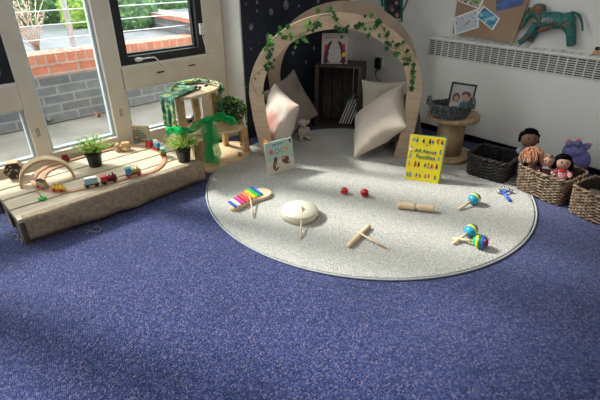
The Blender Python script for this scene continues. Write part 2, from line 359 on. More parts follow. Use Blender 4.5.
# side wall beyond the terrace seen through the right window
bw = MB(); a0 = at(136, 11, .66); a1 = at(200, 22, .66)
yw_ = math.atan2(a1.y-a0.y, a1.x-a0.x)
LB = (a1-a0).length; bw.box((0, .11, .55), (LB, .2, .18), blk); bw.box((0, .11, .655), (LB+.02, .24, .04), redb2)
struct(bw, 'trim_7', loc=((a0.x+a1.x)/2, (a0.y+a1.y)/2, 0), rot=yw_)
leafg = ramp_mat('hedge_leaf', [(0, (.03, .08, .025)), (.4, (.05, .13, .04)), (.7, (.09, .2, .06)), (.9, (.16, .3, .1))], 30, .6)
leafl = ramp_mat('light_leaf', [(0, (.2, .35, .05)), (.4, (.32, .5, .08)), (.7, (.45, .6, .12))], 30, .6)
def hedge(nm, label, c, d, m, n, ls=.03, cat='hedge'):
    t = thing(nm, label, cat, c)
    g = bmesh.new(); bmesh.ops.create_cube(g, size=1, matrix=Matrix.Translation((0, 0, d[2]/2)) @ Matrix.Diagonal((d[0], d[1], d[2], 1)))
    bmesh.ops.subdivide_edges(g, edges=g.edges[:], cuts=9, use_grid_fill=True)
    for v in g.verts: v.co += Vector(noise.noise_vector(v.co*3+Vector(c)))*.09
    q = MB(); q.merge(g, m, True)
    for k in range(n):
        s_ = random.choice(((0, -.5), (0, -.5), (1, .5), (2, .5), (0, .5)))
        p = [random.uniform(-.5, .5) for _ in range(3)]; ax = {0: 1, 1: 0, 2: 2}[s_[0]]; p[ax] = s_[1]*random.choice((1, 1, -1) if ax == 0 else (1,))
        P0 = Vector((p[0]*d[0], p[1]*d[1], (p[2]+.5)*d[2])); P0 += Vector(noise.noise_vector(P0*3+Vector(c)))*.09 + Vector((random.gauss(0, .02),)*3)
        M_ = Euler((random.uniform(0, 6), random.uniform(0, 6), 0)).to_matrix(); z = ls*random.uniform(.6, 1.3)
        q.add([P0+M_ @ Vector(v) for v in ((-z/2, 0, 0), (0, -z*.3, 0), (z/2, 0, 0), (0, z*.3, 0))], [(0, 1, 2, 3)], m)
    q.build('foliage', t, normals=False)
    for k in range(3): x = (k-1)*d[0]*.3; MB().tube([(x, 0, 0), (x+.03, .02, d[2]*.7)], .02, wood_d, 6).build('stem', t)
hedge('clipped_hedge', 'dense clipped green hedge beyond the terrace, seen through the middle window', (1.55, 6.1, .5), (3.0, .6, 1.7), leafg, 2600, .04)
hedge('clipped_hedge', 'upright green hedge block on the terrace, seen through the right window', (2.22, 4.95, .5), (.42, .5, 1.5), leafg, 1500, .03)
hedge('shrub', 'loose grey-green shrubs behind the low slate wall outside the right window', (4.7, 6.9, .5), (3.0, .7, 1.6), leafg, 1600, .05, 'shrub')
hedge('shrub', 'tall light green leafy plant behind the steel railing post', (1.92, 5.45, .5), (.36, .3, .42), leafl, 700, .05, 'shrub')
hedge('clipped_hedge', 'green hedge at the far left beyond the terrace', (-2.2, 6.2, .5), (4, .6, 1.5), leafg, 900, .05)
# dry pinkish flowering weed by the wall
dry = mat('dry_blossom', (.5, .38, .3), .9, (.65, .5, .42), 30)
t = thing('dry_weed', 'pale dried flowering weed growing behind the outdoor brick wall', 'plant', (1.05, 4.12, .5))
st = MB(); bl = MB()
for k in range(26):
    a = random.uniform(0, 6.28); r0 = random.uniform(.03, .33); hgt = random.uniform(.22, .5)
    tip = Vector((r0*math.cos(a)-.08, r0*.5*math.sin(a), hgt)); mid = Vector((tip.x*.35+random.gauss(0, .02), tip.y*.4, hgt*.5))
    st.tube([(0, 0, 0), mid, tip], [.004, .003, .002], dry, 5)
    for j in range(16):
        q = mid.lerp(tip, random.uniform(.4, 1.1))+Vector((random.gauss(0, .02), random.gauss(0, .02), random.gauss(0, .02))); z = random.uniform(.006, .014)
        M_ = Euler((random.uniform(0, 6), random.uniform(0, 6), 0)).to_matrix()
        bl.add([q+M_ @ Vector(v) for v in ((-z, 0, 0), (0, -z*.6, 0), (z, 0, 0), (0, z*.6, 0))], [(0, 1, 2, 3)], dry)
st.build('stem', t); bl.build('blossom', t, normals=False)
# small things on the ground outside
def sprig(label, loc, m, n, s, cat='plant', nm='ground_weed'):
    g = MB()
    for k in range(n):
        a = random.uniform(0, 6.28); L_ = s*random.uniform(.5, 1); e = Vector((math.cos(a)*L_, math.sin(a)*L_, s*random.uniform(.2, .9))); d_ = Vector((-math.sin(a), math.cos(a), 0))*s*.18
        g.add([(0, 0, 0), e*.5+d_, e, e*.5-d_], [(0, 1, 2, 3)], m)
    tag(g.build(nm, loc=loc, normals=False), label, cat)
sprig('small green weed at the foot of the outdoor block wall', at(96, 112, -.01), green, 14, .07)
sprig('brown dry leaves below the green weed outside', at(99, 117, -.01), mat('dry_leaf', (.35, .15, .06), .8), 10, .05, 'leaves', 'dry_leaf_clump')
sprig('mossy dark tuft against the outdoor wall left of centre', at(50, 124, -.01), mat('moss', (.06, .09, .04), .9, (.12, .15, .05), 40), 26, .07)
# garden hose arc seen through the left lower pane
hz = MB(); P0 = at(12, 130, -.0); hz.tube([P0+Vector((math.cos(k*.25)*.16-.1, math.sin(k*.25)*.2, .0)) for k in range(16)], .007, mat('hose', (.35, .32, .26), .5), 8)
tag(hz.build('garden_hose'), 'thin curved hose lying on the paving outside the left lower pane', 'hose')

# ------------------------------------------------------------------ rug
rc = fl(.333*S, 2.04*S)
RR = .805*S
rg = MB(); rg.lathe([(0.001, .008), (RR-.02, .008), (RR-.012, .0075), (RR-.012, .001)], RUG, 128); t = thing('round_rug', 'large round light grey rug on the blue carpet', 'rug', rc)
rg.build('pile', t)
bd = MB(); bd.tube([((RR-.004)*math.cos(k*math.pi/64), (RR-.004)*math.sin(k*math.pi/64), .005) for k in range(128)], .0045, mat('rug_binding', (.36, .38, .38), .8), 8, closed=True); bd.build('edge_binding', t)

# ------------------------------------------------------------------ pallet platform
PX0, PX1, PY0, PY1, PT = .262, 1.2, 2.085, 2.60, .132
t = thing('wooden_pallet', 'low wooden pallet platform under the windows, board ends showing at its left', 'pallet', (PX0, PY0, 0))
LX = PX1-PX0; LY = PY1-PY0
darkw = mat('dark_pallet_wood', (.1, .075, .055), .85, (.17, .13, .095), 10)  # darker wood tone for blocks, cross boards and bottom boards
ybs = [(.0, .118), (.132, .25), (.264, .382), (.396, .515)]
for i, (a, b_) in enumerate(ybs): MB().box((LX/2, (a+b_)/2, PT-.009), (LX, b_-a, .018), pallet_wood, bev=.002).build('top_board', t)
for x in (.04, LX/2, LX-.04):
    MB().box((x, LY/2, PT-.028), (.08, LY, .018), darkw).build('cross_board', t)
    for y in (.05, LY/2, LY-.05): MB().box((x, y, .056), (.08, .09, .076), darkw).build('block', t)
for y in (.05, LY/2, LY-.05): MB().box((LX/2, y, .009), (LX, .09, .018), darkw).build('bottom_board', t)
# hessian cloth over the top with a sagging front drape, shade put into its brown
hs = MB(); nx = 90; prof = []
CX0 = .02
rows = [(.03-.003*j, PT+.003, 0) for j in range(8)]+[(.003, PT+.004, 0), (-.004, PT+.003, 0), (-.012, PT-.001, .2), (-.017, PT-.02, .4), (-.019, PT-.045, .7), (-.021, PT-.07, 1), (-.022, PT-.088, 1.0), (-.022, PT-.112, 1.1)]
V = []
for i in range(nx+1):
    x = CX0+(LX-CX0+.02)*i/nx
    for (y, z, w_) in rows:
        dy = w_*.012*math.sin(x*9+z*30)+w_*.006*math.sin(x*31+z*50); dz = 0
        if w_ == 0:
            g_ = min(abs(y-q) for q in (.1225, .2575, .3925)); dz = .0008*noise.noise(Vector((x*14, y*14, 0)))
        if w_ > 1: dz = .006*math.sin(x*7+1)+.003*math.sin(x*17)
        if i == nx and w_ == 0: dz -= .004
        V.append((x, y+dy*.6-abs(dy)*.5, z+dz))
    nr = len(rows)
Fc = [(i*nr+j, i*nr+j+1, (i+1)*nr+j+1, (i+1)*nr+j) for i in range(nx) for j in range(nr-1)]
b0 = len(V)
for (y, z, w_) in rows:                                       # drop at the right end
    if w_ == 0: V.append((LX+.028, y, z-.10+.01*math.sin(y*30)))
Fc += [(nx*nr+j, nx*nr+j+1, b0+j+1, b0+j) for j in range(sum(1 for r_ in rows if r_[2] == 0)-1)]
hs.add(V, Fc, hessian)
o = hs.build('hessian_cloth', loc=(PX0, PY0, 0), solid=.003, normals=False); tag(o, 'brown hessian cloth pinned along the front edge of the wooden pallet', 'cloth')
TZ = PT+.0005
# ------------------------------------------------------------------ train set on the platform
def catmull(P, n=8, closed=True):
    out = []; K = len(P)
    for i in range(K if closed else K-1):
        p0, p1, p2, p3 = (P[(i-1) % K], P[i], P[(i+1) % K], P[(i+2) % K]) if closed else (P[max(i-1, 0)], P[i], P[i+1], P[min(i+2, K-1)])
        for k in range(n):
            t = k/n; out.append(.5*((2*p1)+(p2-p0)*t+(2*p0-5*p1+4*p2-p3)*t*t+(3*p1-p0-3*p2+p3)*t**3))
    if not closed: out.append(P[-1])
    return out
def track_ribbon(pts, nm, par, w=.026, h=.007):
    prof = [(-w/2, 0), (-w/2, h), (-w*.32, h), (-w*.32, h*.6), (-w*.2, h*.6), (-w*.2, h), (w*.2, h), (w*.2, h*.6), (w*.32, h*.6), (w*.32, h), (w/2, h), (w/2, 0)]
    V = []; Fc = []; n = len(prof)
    for i, p in enumerate(pts):
        t = (pts[min(i+1, len(pts)-1)]-pts[max(i-1, 0)]).normalized(); q = Vector((-t.y, t.x, 0))
        V += [p+q*a+Vector((0, 0, b)) for a, b in prof]
    for i in range(len(pts)-1):
        for k in range(n): Fc.append((i*n+k, i*n+(k+1) % n, (i+1)*n+(k+1) % n, (i+1)*n+k))
    Fc += [tuple(range(n)), tuple(range((len(pts)-1)*n, len(pts)*n))]
    m = MB(); m.add(V, Fc, track_wood); m.build(nm, par, smooth=False)
tp = [at(x, y, TZ) for x, y in ((66, 192), (82, 189.5), (104, 185), (126, 179), (146, 174), (158, 169), (164, 161), (161, 152.5), (150, 148), (136, 146.5), (120, 148), (100, 152.5), (82, 157.5), (66, 162), (50, 166), (38, 172.5), (33, 180), (38, 186.5), (50, 191))]
tc_ = catmull(tp, 8)
t = thing('wooden_train_track', 'oval wooden toy train track laid out on the pallet platform', 'train track')
K = len(tc_); step = 11
for i in range(0, K, step):
    seg = [tc_[j % K] for j in range(i, min(i+step, K)+1)]; track_ribbon(seg, 'track_piece', t)
br = catmull([at(x, y, TZ) for x, y in ((66, 165), (56, 168), (46, 173), (42, 180), (45, 185))], 8, False)
track_ribbon(br, 'track_piece', t)
def near(px, py):
    p = at(px, py, TZ); j = min(range(K), key=lambda k: (tc_[k]-p).length); q = tc_[(j+1) % K]-tc_[j-1]; return Vector(tc_[j])+Vector((0, 0, .0065)), math.atan2(q.y, q.x)
def wheels(t, L, wm, r=.0075, w=.012):
    for x in (-L*.3, L*.3):
        for y in (-w, w): MB().cyl((x, y-.002, r), (x, y+.002, r), r, wm, 14).build('wheel', t)
def car(px, py, nm, label, L, chas, wm, fn, cat='toy train', flip=0):
    p, a = near(px, py); t = thing(nm, label, cat, p, a+(math.pi if flip else 0), 'toy train vehicles on the track')
    MB().box((0, 0, .011), (L, .019, .005), chas, bev=.001).build('chassis', t); wheels(t, L, wm); fn(t, L); t.scale = (1.1, 1.2, 1.2); return t
def f_box(m1, h=.02, m2=None):
    def f(t, L):
        MB().box((0, 0, .0135+h/2), (L*.86, .019, h), m1, bev=.002).build('body', t)
        if m2: MB().box((0, 0, .0135+h+.0015), (L*.8, .021, .003), m2, bev=.001).build('roof', t)
    return f
def f_engine(mb_, mc, mch=None, hh=.026):
    def f(t, L):
        MB().cyl((-L*.1, 0, .023), (L*.46, 0, .023), .0095, mb_, 16).build('boiler', t)
        MB().box((-L*.28, 0, .0135+hh/2), (L*.34, .021, hh), mc, bev=.002).box((-L*.28, 0, .0135+hh+.002), (L*.42, .024, .003), mc, bev=.001).build('cab', t)
        MB().cyl((L*.3, 0, .03), (L*.3, 0, .042), .0035, mch or mb_, 10).cyl((L*.08, 0, .03), (L*.08, 0, .037), .003, mch or mb_, 10).build('chimney', t)
    return f
def f_low(m1, m2):
    def f(t, L):
        MB().box((0, 0, .017), (L*.95, .02, .007), m1, bev=.002).build('body', t)
        g = MB()
        for x in (-L*.28, 0, L*.28): g.cyl((x, 0, .02), (x, 0, .028), .005, m1, 10); g.ell((x, 0, .03), .0045, m2, u=8, v=6)
        g.build('peg', t)
    return f
car(46, 188, 'toy_train_wagon', 'dark brown and teal toy wagon under the wooden arch block', .062, teal, red, f_box(wood_d, .02, crate_wood))
car(61, 191, 'toy_train_wagon', 'small low yellow toy wagon with red wheels', .06, yellow, red, f_low(yellow, orange))
car(93, 187, 'toy_train_wagon', 'pale blue toy wagon on black wheels behind the dark red engine', .066, black_pl, black_pl, f_box(paleteal, .026, white))
car(109, 183, 'toy_train_engine', 'dark red toy tank engine on black wheels', .075, black_pl, black_pl, f_engine(darkred, red, black_pl, .02))
car(133, 177.5, 'toy_train_engine', 'toy engine with teal cab and mustard yellow boiler', .075, darkred, red, f_engine(mat('mustard_paint', (.45, .3, .03), .4), teal))
car(150, 148, 'toy_train_wagon', 'red toy wagon with green end at the far bend of the track', .05, red, red, f_box(red, .024, dgreen))
car(157.5, 150.5, 'toy_train_wagon', 'pale blue toy wagon between the red and green ones at the bend', .045, red, red, f_box(skyb, .022, paleteal))
car(163, 157, 'toy_train_wagon', 'green toy wagon leading the train at the bend of the track', .048, darkred, red, f_box(green, .024, paleteal))
car(67, 162, 'toy_train_wagon', 'small dark red toy train piece behind the wooden arch block', .035, darkred, darkred, f_low(darkred, red))
# plain wooden truck
p0 = at(116, 151, TZ); p1 = at(131, 150.5, TZ)
t = thing('wooden_truck', 'plain wooden toy truck with round wheels inside the track', 'toy truck', (p0+p1)/2, yaw(p0, p1))
L_ = (p1-p0).length
MB().box((0, 0, .028), (L_, .035, .02), wood_d, bev=.002).box((L_*.22, 0, .045), (L_*.5, .035, .018), wood_d, bev=.003).box((-L_*.34, 0, .042), (L_*.2, .035, .01), wood_d, bev=.002).build('body', t)
for x in (-L_*.28, L_*.3):
    for y in (-.022, .022): MB().cyl((x, y-.004, .015), (x, y+.004, .015), .015, wood_d, 20).build('wheel', t)
# bent plywood arch block
p0 = at(20.5, 189, TZ); p1 = at(75.5, 177.5, TZ); Ra = (p1-p0).length/2
o_ = [(Ra*math.cos(math.pi-k*math.pi/40), Ra*1.02*math.sin(math.pi-k*math.pi/40)) for k in range(41)]
i_ = [((Ra-.012)*math.cos(math.pi-k*math.pi/40), (Ra*1.02-.012)*math.sin(math.pi-k*math.pi/40)) for k in range(41)]
m = MB(); m.strip(o_, i_, 0, .06, wood_d, wood)
tag(m.build('wooden_arch_block', loc=(p0+p1)/2, rot=yaw(p0, p1)), 'large bent wooden arch block bridging the left end of the train track', 'toy arch')
# hexagonal leaf block
p0 = at(8, 180, TZ); p1 = at(25, 178, TZ)
t = thing('hexagonal_block', 'dark hexagonal wooden block with leaf print at the left end of the platform', 'toy block', (p0+p1)/2+Vector((0, .0, .0)), VY+R(25))
hexp = [(.052*math.cos(R(60*k)), .052*math.sin(R(60*k))+.045) for k in range(6)]
MXZ = Matrix.Rotation(R(90), 4, 'X')
MB().prism(hexp, -.05, .0, wood_d, MXZ).build('body', t)
MB().prism([(x*.9, (y-.045)*.9+.045) for x, y in hexp], 0, .002, black_pl, MXZ).build('printed_face', t)
g = MB()
for k in range(9):
    x, y = random.uniform(-.032, .032), .045+random.uniform(-.03, .03); a = random.uniform(0, 6.28)
    g.prism([(x+.009*math.cos(a+s_*1.57)*(1 if s_ % 2 == 0 else .45), y+.009*math.sin(a+s_*1.57)*(1 if s_ % 2 == 0 else .45)) for s_ in range(4)], .002, .0026, wood_d, MXZ)
g.build('leaf_print', t)
# calendar block
p0 = at(134.5, 139, TZ); p1 = at(152, 137, TZ)
wc = .128
t = thing('calendar_block', 'small wooden calendar block with rows of squares standing by the window', 'calendar', (p0+p1)/2-FH*.055-RH*.003, VY-R(6))
MB().box((0, .012, .05), (wc, .024, .1), wood, bev=.003).build('body', t)
m = MB(); m.box((0, -.0005, .05), (wc*.92, .001, .092), mat('calendar_card', (.5, .5, .38), .8)); m.build('card', t)
g = MB()
for r_ in range(5):
    for c_ in range(7):
        if (r_, c_) not in ((0, 0), (4, 5), (4, 6)): g.box(((c_-3)*.0138, -.0012, .068-r_*.0138), (.009, .001, .0085), random.choice((dgreen, black_pl, wood_d)))
g.box((0, -.0012, .087), (.011, .001, .008), red); g.build('grid', t)
# little green peg
p0 = at(43, 200, TZ)
t = thing('toy_sprout', 'tiny green toy plant with a twig stem at the front of the platform', 'toy plant', p0)
g = MB()
for k in range(7): a = k*.9; g.ell((.011*math.cos(a), .011*math.sin(a), .008), (.009, .007, .006), brightgreen, u=8, v=6)
g.build('leaf_clump', t); MB().tube([(0, 0, .01), (-.008, .01, .04), (-.015, .03, .06)], .0025, wood_d, 6).build('stem', t)

# potted plants
lf = leafy(ramp_mat('fresh_leaf', [(0, (.2, .4, .05)), (.4, (.4, .58, .09)), (.7, (.62, .7, .16)), (.9, (.75, .74, .28))], 60, .5))
def potted(px, py, label, cr, ch, seed):
    cr *= 1.25; ch *= 1.12
    random.seed(seed); p = at(px, py, TZ); t = thing('potted_plant', label, 'potted plant', p, 0, 'black potted green plants on the platform')
    MB().lathe([(.001, 0), (.033, 0), (.034, .004), (.042, .068), (.046, .07), (.046, .078), (.041, .078), (.039, .066), (.001, .066)], black_pl, 28).build('pot', t)
    MB().lathe([(.001, .068), (.039, .066)], mat('soil', (.03, .02, .015), .95), 20).build('soil', t)
    f = MB(); s_ = MB()
    for k in range(84):
        a = random.uniform(0, 6.28); r_ = cr*math.sqrt(random.random()); h_ = .075+ch*(1-.45*(r_/cr)**2)*random.uniform(.45, 1.05)
        tip = Vector((r_*math.cos(a), r_*math.sin(a), h_)); base = Vector((tip.x*.2, tip.y*.2, .066)); mid = base.lerp(tip, .5)+Vector((-tip.x*.12, -tip.y*.12, .012))
        s_.tube([base, mid, tip], .0009, lf, 4)
        for j in range(15):
            u_ = random.uniform(.3, 1.08); q = (mid.lerp(tip, (u_-.5)*2) if u_ > .5 else base.lerp(mid, u_*2)); z = random.uniform(.006, .0105)
            b_ = random.uniform(0, 6.28); d_ = Vector((math.cos(b_), math.sin(b_), random.uniform(-.1, .9))).normalized(); w_ = d_.cross(Vector((0, 0, 1))).normalized()*z*.32
            f.add([q, q+d_*z+w_, q+d_*z*2, q+d_*z-w_], [(0, 1, 2, 3)], lf)
    s_.build('stem', t); f.build('foliage', t, normals=False); return t
potted(96, 165.5, 'bright green plant in a black pot inside the oval train track', .086, .09, 3)
potted(184.5, 161, 'bright green plant in a black pot at the right front corner of the platform', .082, .09, 5)

# ------------------------------------------------------------------ wooden tree house shelves beside the platform
camo = ramp_mat('camouflage_fabric', [(0, (.015, .07, .04)), (.42, (.04, .17, .1)), (.5, (.16, .3, .18)), (.57, (.45, .45, .1)), (.64, (.03, .12, .07))], 22, .8, 'noise', .3, 60)
def rpoly(pts, n=6): return [(p.x, p.y) for p in catmull([Vector((x, y, 0)) for x, y in pts], n)]
TH0 = Vector((1.42, 2.3, 0))
t = thing('tree_house_shelf', 'birch wood tree house toy with round shelves and posts beside the platform', 'toy tree house', TH0)
def B2(x, y, z): p = at(x, y, z); return (p.x-TH0.x, p.y-TH0.y)
zt, zm = .475, .225
base = [B2(*q, .02) for q in ((198, 150), (212, 144), (240, 141), (250, 150), (243, 158), (228, 162), (212, 170), (199, 166))]
MB().prism(rpoly(base), .002, .02, wood).build('base_board', t, bevel=.002)
topb = [B2(*q, zt) for q in ((161, 94), (172, 88), (196, 80.5), (216, 81), (218.5, 87), (205, 93), (188, 97), (170, 96.5))]
MB().prism(rpoly(topb), zt-.016, zt, wood).build('top_board', t, bevel=.002)
midb = [B2(*q, zm) for q in ((170, 136), (188, 126), (210, 120), (238, 118), (243, 123), (238, 130), (215, 133), (190, 143))]
MB().prism(rpoly(midb), zm-.014, zm, wood).build('middle_board', t, bevel=.002)
def post(a, b, z0, z1, w=.038, d=.03, m_=wood_d):
    p = Vector((*B2(*a, z0), z0)); q = Vector((*B2(*b, z1), z1)); u = Vector((1, 0, 0))*w/2; v = Vector((0, 1, 0))*d/2; m = MB()
    m.add([p-u-v, p+u-v, p+u+v, p-u+v, q-u-v, q+u-v, q+u+v, q-u+v], [(0, 3, 2, 1), (4, 5, 6, 7), (0, 1, 5, 4), (1, 2, 6, 5), (2, 3, 7, 6), (3, 0, 4, 7)], m_)
    m.build('post', t, smooth=False, bevel=.004)
post((184, 136), (179, 97), zm, zt-.016, .045); post((199, 128), (193, 92), zm, zt-.016, .036); post((215, 120), (211, 84), zm, zt-.016, .036)
post((246, 151), (243, 128), .02, zm-.014, .04, .04); post((226, 145), (224, 121), .02, zm-.014, .036)
pa = Vector((*B2(197, 163, .02), 0)); pb = Vector((*B2(213, 158, .02), 0))
m = MB(); m.box(((pa+pb)/2+Vector((0, 0, .02+.095))), ((pb-pa).length, .014, .19), wood, Euler((0, 0, yaw(pa, pb))), bev=.002); m.build('side_panel', t)
pc = Vector((*B2(187, 152, .02), 0))
m = MB(); m.box(((pa+pc)/2+Vector((0, 0, .02+.095))), ((pa-pc).length, .014, .19), wood, Euler((0, 0, yaw(pc, pa))), bev=.002); m.build('side_panel', t)
MB().lathe([(.001, 0), (.012, .0), (.013, .02), (.008, .028), (.001, .03)], spool_wood, 12, Matrix.Translation(Vector((*B2(240, 156, .02), .02)))).build('peg', t)

# camouflage cloth hanging over the top board
cl = MB(); V = []; nu, nv = 26, 20
e0 = at(160, 95, zt+.006); e1 = at(174, 99.5, zt+.006); in0 = at(176, 85, zt+.006); in1 = at(200, 88, zt+.006)
for j in range(nv+1):
    for i in range(nu+1):
        u_ = i/nu; v_ = j/nv
        a = e0.lerp(e1, u_); b_ = in0.lerp(in1, u_)
        if v_ < .5: p = b_.lerp(a, v_*2)+Vector((0, 0, .004+.006*abs(noise.noise(Vector((u_*6, v_*8, 0))))*1.5))
        else: p = a+Vector((-.006, -.008, -(v_-.5)*2*.175))+Vector((-.6, -.75, 0))*.014*(math.sin(u_*17)*.5+.5)*min(1, (v_-.5)*5)
        V.append(p)
cl.add(V, [(j*(nu+1)+i, j*(nu+1)+i+1, (j+1)*(nu+1)+i+1, (j+1)*(nu+1)+i) for j in range(nv) for i in range(nu)], camo)
tag(cl.build('camouflage_cloth', solid=.003, normals=False), 'green camouflage leaf cloth hanging over the left of the tree house top', 'cloth')
# ruffle of green cloth across the top and down the right post
cl = MB(); V = []
for i in range(40):
    u_ = i/39; c0 = at(178+38*u_, 85-3.5*math.sin(u_*3)+1, zt+.004)
    for j in range(7): w_ = (j-3)/3; V.append(c0+Vector((.02*w_*.3, .035*w_, .010+.010*math.sin(u_*40+j)*(1-abs(w_))+.008*(1-w_*w_))))
cl.add(V, [(i*7+j, i*7+j+1, (i+1)*7+j+1, (i+1)*7+j) for i in range(39) for j in range(6)], camo)
tag(cl.build('leafy_cloth', solid=.002, normals=False), 'crumpled dark green leafy cloth lying across the tree house top', 'cloth')
sc = MB(); V = []
s0 = at(217, 84, zt)
for i in range(24):
    z = .003-i*.0095
    for j in range(6): V.append(s0+Vector((.012+.012*math.sin(i*.5+j), .0+.014*(j-2.5)*(1+.3*math.sin(i*.7)), z)))
sc.add(V, [(i*6+j, i*6+j+1, (i+1)*6+j+1, (i+1)*6+j) for i in range(23) for j in range(5)], camo)
tag(sc.build('hanging_cloth', solid=.002, normals=False), 'narrow dark green cloth strip hanging from the right edge of the tree house top', 'cloth')
yl = MB(); yp = [at(x, y, zt+.012) for x, y in ((172, 91), (175, 86), (183, 83), (193, 82.5))]; yp = catmull(yp, 6, False); V = []
for i, p in enumerate(yp): V += [p+Vector((-.008, -.008, .006)), p+Vector((0, 0, .014)), p+Vector((.008, .008, .006))]
yl.add(V, [(i*3+j, i*3+j+1, (i+1)*3+j+1, (i+1)*3+j) for i in range(len(yp)-1) for j in range(2)], mat('yellow_green_cloth', (.4, .42, .05), .8))
tag(yl.build('yellow_ribbon', solid=.002, normals=False), 'yellow green ribbon curled over the camouflage cloth', 'ribbon')
pebm = mat('dark_pebble', (.05, .055, .06), .5, (.12, .13, .13), 30)
for k, (x, y) in enumerate(((199, 82), (204, 80), (208, 83), (196, 88.5), (200, 89), (206, 87))):
    g = MB(); g.ell((0, 0, .009), (.014, .011, .009), pebm, Euler((0, 0, k))); o = g.build('dark_pebble', loc=at(x, y, zt+.012))
    tag(o, ('dark pebble on the tree house top, in the far cluster' if k < 3 else 'dark pebble at the front edge of the tree house top'), 'pebble', 'dark pebbles on the tree house top')
pc_ = at(193, 124, zm)
g = MB(); random.seed(11)
for k in range(22):
    q = Vector((random.gauss(0, .022), random.gauss(0, .018), .012+abs(random.gauss(0, .022)))); g.ell(q, (random.uniform(.007, .014), random.uniform(.006, .011), random.uniform(.006, .012)), random.choice((crate_wood, spool_wood, pebm, cream)), Euler((random.random()*3,)*3), 8, 6)
tag(g.build('pine_cone_pile', loc=pc_), 'pile of brown pine cones on the middle board of the tree house', 'pine cones', kind='stuff')

# green net scarf tied round the middle board
def tulle():
    m = bpy.data.materials.new('green_tulle'); m.use_nodes = True; nt = m.node_tree; N = nt.nodes; L = nt.links; b = N['Principled BSDF']
    b.inputs['Base Color'].default_value = (.01, .62, .18, 1); b.inputs['Roughness'].default_value = .6
    
    o = next(n for n in N if n.type == 'OUTPUT_MATERIAL'); t = N.new('ShaderNodeBsdfTranslucent'); t.inputs[0].default_value = (.02, .8, .25, 1)
    x = N.new('ShaderNodeMixShader'); x.inputs[0].default_value = .45; L.new(b.outputs[0], x.inputs[1]); L.new(t.outputs[0], x.inputs[2])
    tr = N.new('ShaderNodeBsdfTransparent'); y = N.new('ShaderNodeMixShader'); y.inputs[0].default_value = .25; L.new(x.outputs[0], y.inputs[1]); L.new(tr.outputs[0], y.inputs[2]); L.new(y.outputs[0], o.inputs[0])
    return m
TU = tulle(); random.seed(4)
def sheet(path, widths, fold, seed, n=9):
    V = []; P = catmull(path, 6, False); q = MB(); nn = len(P)
    for i, p in enumerate(P):
        f_ = i/(nn-1)*(len(widths)-1); k = int(min(f_, len(widths)-2)); w_ = widths[k]+(widths[k+1]-widths[k])*(f_-k)
        t_ = (P[min(i+1, nn-1)]-P[max(i-1, 0)]).normalized(); s_ = t_.cross(-FH).normalized()
        for j in range(n): u_ = (j/(n-1)-.5); V.append(p+s_*u_*w_*(1+.12*math.sin(i*.8+seed))+FH*fold*math.sin(j*2.3+seed+i*.12)+Vector(noise.noise_vector(Vector((i*.35, j*.5, seed*7))))*.010)
    q.add(V, [(i*n+j, i*n+j+1, (i+1)*n+j+1, (i+1)*n+j) for i in range(nn-1) for j in range(n-1)], TU); return q
ty = 2.17
def yp_(x, y): return at(x, y, ty, 1)
t = thing('green_net_scarf', 'bright green net scarf tied round the tree house and hanging to the floor', 'scarf', (0, 0, 0))
sheet([yp_(208, 121), yp_(211, 130), yp_(213, 142), yp_(213, 153), yp_(212, 163.5)], (.04, .06, .075, .085, .10), .018, 0, 17).build('hanging_end', t, normals=False)
sheet([yp_(208, 121), yp_(206, 132), yp_(209, 146), yp_(209, 160)], (.04, .06, .06, .06), .016, 2).build('hanging_end', t, normals=False)
sheet([yp_(209, 120), yp_(200, 124), yp_(190, 130), yp_(178, 130), yp_(166, 131)], (.03, .05, .035, .04, .05), .022, 1, 13).build('side_loop', t, normals=False)
sheet([yp_(209, 120), yp_(218, 117), yp_(228, 119), yp_(234, 124)], (.03, .06, .05, .045), .022, 3, 13).build('side_loop', t, normals=False)
g = MB(); g.ell(yp_(208, 119.5), (.028, .022, .02), TU, u=12, v=8); g.build('knot', t)
# dark leafy trailing plant
lfd = ramp_mat('dark_glossy_leaf', [(0, (.02, .07, .015)), (.35, (.05, .14, .03)), (.65, (.1, .23, .05)), (.85, (.26, .4, .1))], 50, .35); leafy(lfd, .3)
pc_ = at(232, 121, zm)
t = thing('trailing_plant', 'bushy dark green trailing plant on the right of the tree house', 'plant', pc_)
MB().lathe([(.001, 0), (.035, 0), (.042, .05), (.038, .05), (.001, .045)], crate_wood, 20).build('pot', t)
f = MB(); st = MB(); random.seed(9)
for k in range(760):
    a = random.uniform(0, 6.28); el = random.uniform(-.35, 1.5); r_ = .108*random.random()**.33
    q = Vector((math.cos(a)*math.cos(el)*r_, math.sin(a)*math.cos(el)*r_, .062+math.sin(el)*r_*.9))
    z = random.uniform(.008, .014); M_ = Euler((random.uniform(-.9, .9), random.uniform(-.9, .9), random.uniform(0, 6))).to_matrix()
    f.add([q+M_ @ Vector(v) for v in ((-z, 0, 0), (-z*.3, -z*.55, .002), (z*.5, -z*.5, .002), (z, 0, 0), (z*.5, z*.5, .002), (-z*.3, z*.55, .002))], [(0, 1, 2, 3, 4, 5)], lfd)
for k in range(7):
    a = R(-45)+random.uniform(-1.1, .5); L_ = random.uniform(.09, .2); P = [Vector((math.cos(a)*.03, math.sin(a)*.03, .05)), Vector((math.cos(a)*.085, math.sin(a)*.085, .04)), Vector((math.cos(a)*.1, math.sin(a)*.1, .04-L_))]; P = catmull(P, 8, False); st.tube(P, .0015, lfd, 4)
    for q0 in P:
        for j in range(2):
            q = q0+Vector((random.gauss(0, .006),)*3); z = random.uniform(.006, .010); M_ = Euler((random.uniform(0, 2), random.uniform(0, 2), random.uniform(0, 6))).to_matrix()
            f.add([q+M_ @ Vector(v) for v in ((-z, 0, 0), (0, -z*.6, 0), (z, 0, 0), (0, z*.6, 0))], [(0, 1, 2, 3)], lfd)
f.build('foliage', t, normals=False); st.build('stem', t)
